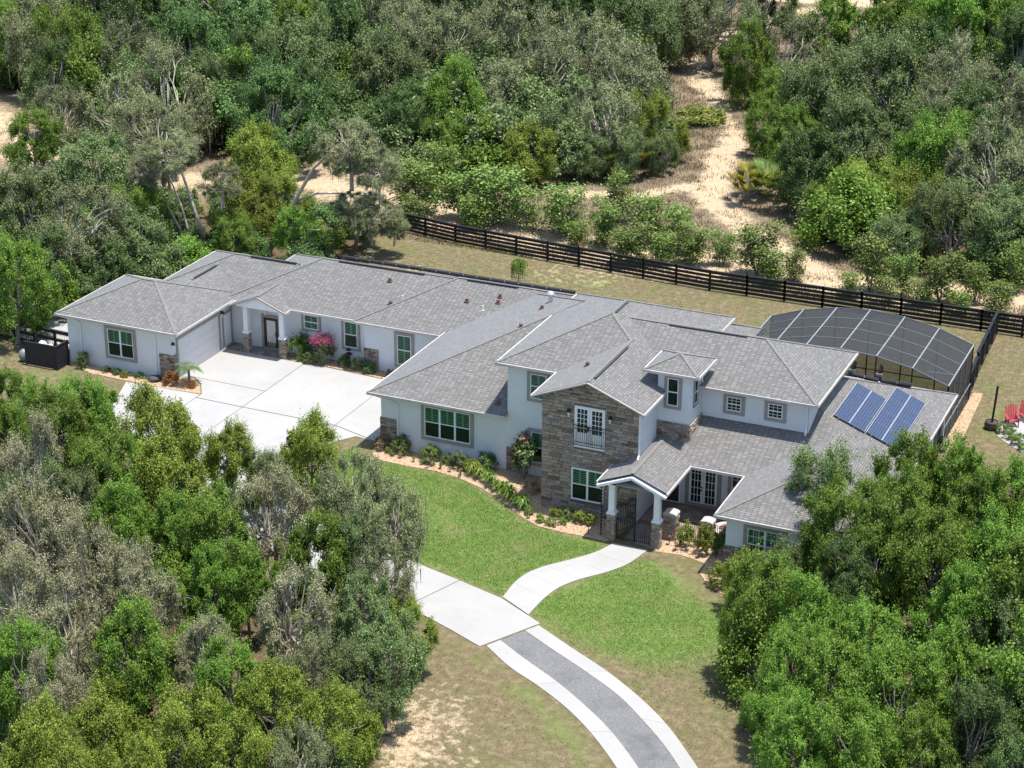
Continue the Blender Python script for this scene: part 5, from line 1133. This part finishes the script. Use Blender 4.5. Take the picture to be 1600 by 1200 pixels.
t = thing('pagoda_lamp', 'black two-tier pagoda garden lamp in the wing bed', 'lamp', (-7.35, 9.75, .03)); MB().tube([(0,0,0),(0,0,1.1)], .03, 6).build('stem', 'black', t)
for z, r_ in ((.95,.26),(1.22,.2)): MB().lathe([(r_,0),(r_*.9,.03),(.04,.14)], (0,0,z), 8).build('shade', 'black', t)
# courtyard shrubs and right bed
for x, y, mt, s_, lb in ((20.35,-4.85,'leaf_O',(.75,.75,1.5),'upright lime shrub left of the second courtyard pier'), (21.4,-5.05,'leaf_O',(.8,.8,1.5),'upright lime shrub in front of the round fire table'), (22.35,-5.0,'leaf_D',(.65,.65,1.7),'dark upright shrub against the right wing corner'), (23.9,-7.3,'leaf_M',(1.3,1.3,1.9),'silvery green shrub in front of the right wing window'), (25.2,-7.5,'leaf_S',(1.5,1.5,2.1),'leafy shrub at the right wing window edge'), (23.2,-8.0,'leaf_O',(1.,1.,1.2),'yellowish shrub at the bed tip by the lawn')):
    plant('upright_shrub', lb, (x, y, .03), [('foliage', random.choice(BUSH), mt)], 'shrub', 'courtyard bed shrubs', s_)
# path lights
for i, (x, y) in enumerate([(3.74,-1.62),(5.95,-1.95),(11.48,-5.1),(13.17,-5.5),(15.06,-5.55),(19.35,-4.9),(19.89,-5.45),(21.23,-5.72)]):
    t = thing('path_light', ('%s bronze path light from the left along the front bed edge' % ORD[i]) if i < 5 else ('%s bronze path light from the left in the courtyard bed' % ORD[i-5]), 'path light', (x, y, .03), 0, 'garden path lights')
    MB().tube([(0,0,0),(0,0,.5)], .018, 6).build('stem', 'black', t); MB().lathe([(.11,.48),(.10,.51),(.02,.56)], n=10).build('shade', 'barrel', t)
plant('green_mound', 'low bright green mound of shrub on the sand track', (-6.3, 74.0, 0), [('foliage', BUSH[0], 'leaf_O')], 'shrub', None, (4.2, 2.6, 1.6)); plant('yucca', 'spiky yucca beside the lanai corner post', (29.95,12.6,.03), [('blades', STRAP[0], 'leaf_M')], 'plant', None, 1.4)
for i, (x, y) in enumerate([(32.4,16.6),(32.9,15.9),(33.5,15.3),(34.1,14.7),(32.9,16.7),(33.6,16.0)]): plant('bed_plant', ORD[i]+' low green plant along the pale patio edge', (x, y, .03), [('foliage', random.choice(BUSH), 'leaf_S')], 'plant', 'patio edge plants', .5)
# weeping tree in the back lawn
m = MB(); limb(m, (0,0,0), (0,0,1.7), .05, .03, random.Random(1), 4, 6, .03)
g = np.random.default_rng(4); n = 90; a = g.uniform(0, 6.28, n); r_ = g.uniform(.15, .65, n); Q = []
for i in range(n):
    tt = np.linspace(0, 1, 14); p = np.stack([r_[i]*np.cos(a[i])*np.minimum(1, tt*3), r_[i]*np.sin(a[i])*np.minimum(1, tt*3), 1.9+.2*np.sin(tt*2.5)-g.uniform(.7, 1.5)*tt**1.5], 1); Q.append(p)
Q = np.concatenate(Q); t = thing('weeping_tree', 'small weeping tree alone on the back lawn', 'tree', (-3.6, 28.0, 0)); m.build('trunk', 'bark', t); link('crown', quads_mesh('crown', leaves(Q, g.normal(size=Q.shape), .22, .05, g), 'leaf_G'), t)
# palmettos
def fan(seed):
    g = np.random.default_rng(seed); Q = []
    for s_ in range(26):
        a = g.uniform(0, 6.28); el = g.uniform(.5, 1.2); o = np.array([g.uniform(-.8, .8), g.uniform(-.6, .6), 0]); L = g.uniform(.8, 1.4); hub = o+np.array([math.cos(a)*math.cos(el), math.sin(a)*math.cos(el), math.sin(el)])*L
        for q in range(15):
            b = (q-7)*.2; d = np.array([math.cos(a+b)*.7, math.sin(a+b)*.7, .35+.3*math.cos(b)]); d /= np.linalg.norm(d); w = np.cross(d, [0, 0, 1]); w = w/np.linalg.norm(w)*.035; e = hub+d*.7
            Q.append([hub-w*.4, hub+w*.4, (hub+e)/2+w, e]); Q.append([hub-w*.4, (hub+e)/2+w, e, (hub+e)/2-w])
    return quads_mesh('fronds', np.array(Q), 'leaf_palmetto')
FAN = [fan(1), fan(2)]
for i, (x, y, mt, lb) in enumerate([(-9.3,54.6,'leaf_S','green palmetto at the left of the clump beyond the fence'), (-8.0,56.0,'leaf_palmetto','yellowing palmetto in the middle of the clump beyond the fence'), (-6.6,57.0,'leaf_palmetto','yellow palmetto at the right of the clump beyond the fence'), (5.6,54.3,'leaf_palmetto','yellow palmetto at the edge of the sand track'), (6.9,55.0,'leaf_S','green palmetto right beside the yellow one on the track edge'), (-10.3,55.2,'leaf_palmetto','half hidden palmetto behind the saplings')]):
    plant('palmetto', lb, (x, y, 0), [('fronds', FAN[i % 2], mt)], 'palmetto', 'saw palmettos', 1.8)
# ---------------------------------------------------------------- grass and weeds (stuff)
def tufts(name, label, n, region, L, W_, mat, test, seed, lean=.5):
    g = np.random.default_rng(seed); x = g.uniform(region[0], region[1], n); y = g.uniform(region[2], region[3], n)
    k = test(x, y, g); x, y = x[k], y[k]; n = len(x); a = g.uniform(0, 6.28, n); l = L*g.uniform(.5, 1.3, n); z = .0*x
    p = np.stack([x, y, z], 1); sd = np.stack([-np.sin(a), np.cos(a), z], 1)*W_/2; tip = p+np.stack([np.cos(a)*l*lean, np.sin(a)*l*lean, l], 1)
    link(name, quads_mesh(name, np.stack([p-sd, p+sd, tip], 1), mat), None, kind='stuff', label=label)
tufts('lawn_grass', 'short green blades of the front lawn', 260000, (-3, 29, -20, 0), .07, .03, 'blade_lush', lambda x, y, g: (zone_weights(x, y)[0]-.28*np.clip(np.sin(x*.9+1.7*np.sin(y*.7))+np.sin(y*1.3+x*.6)-.6, 0, 1) > g.uniform(.25, .95, len(x))) & (in_poly(x, y, LUSH1) | ((poly_dist(x, y, LUSH2, True) < 2.2) & (poly_dist(x, y, smooth_line(rri)) > 1.0) & (poly_dist(x, y, smooth_line(rro)) > .1)) & (x > 15.9) | in_poly(x, y, LUSH2)) & ~in_poly(x, y, smooth_line(wu)+smooth_line(wl)[::-1]), 1, .7)
def weed_test(x, y, g):
    l, s, li = zone_weights(x, y); n = np.sin(x*1.3+2*np.sin(y*.9))+np.sin(y*1.7+2*np.sin(x*1.1))
    return (g.uniform(0, 1, len(x)) < np.clip(.75-s*.9+.18*n, 0.02, 1)) & (li < .6)
tufts('dry_weeds', 'dry tan weeds on the sandy ground beyond the fence', 420000, (-24, 30, 34, 128), .26, .06, 'blade_dry', weed_test, 2, .6)
tufts('dry_grass', 'thin dry grass in the front and back yard', 160000, (-14, 45, -32, 33), .09, .03, 'blade_dry', lambda x, y, g: (in_poly(x, y, YARD) | in_poly(x, y, [(13,-19.5),(17,-20.5),(25,-27),(14,-33),(11,-22)]) | in_poly(x, y, [(21,-17.5),(27,-12),(28.5,-20),(28,-24)])) & (g.uniform(0, 1, len(x)) < .8), 3, .7)
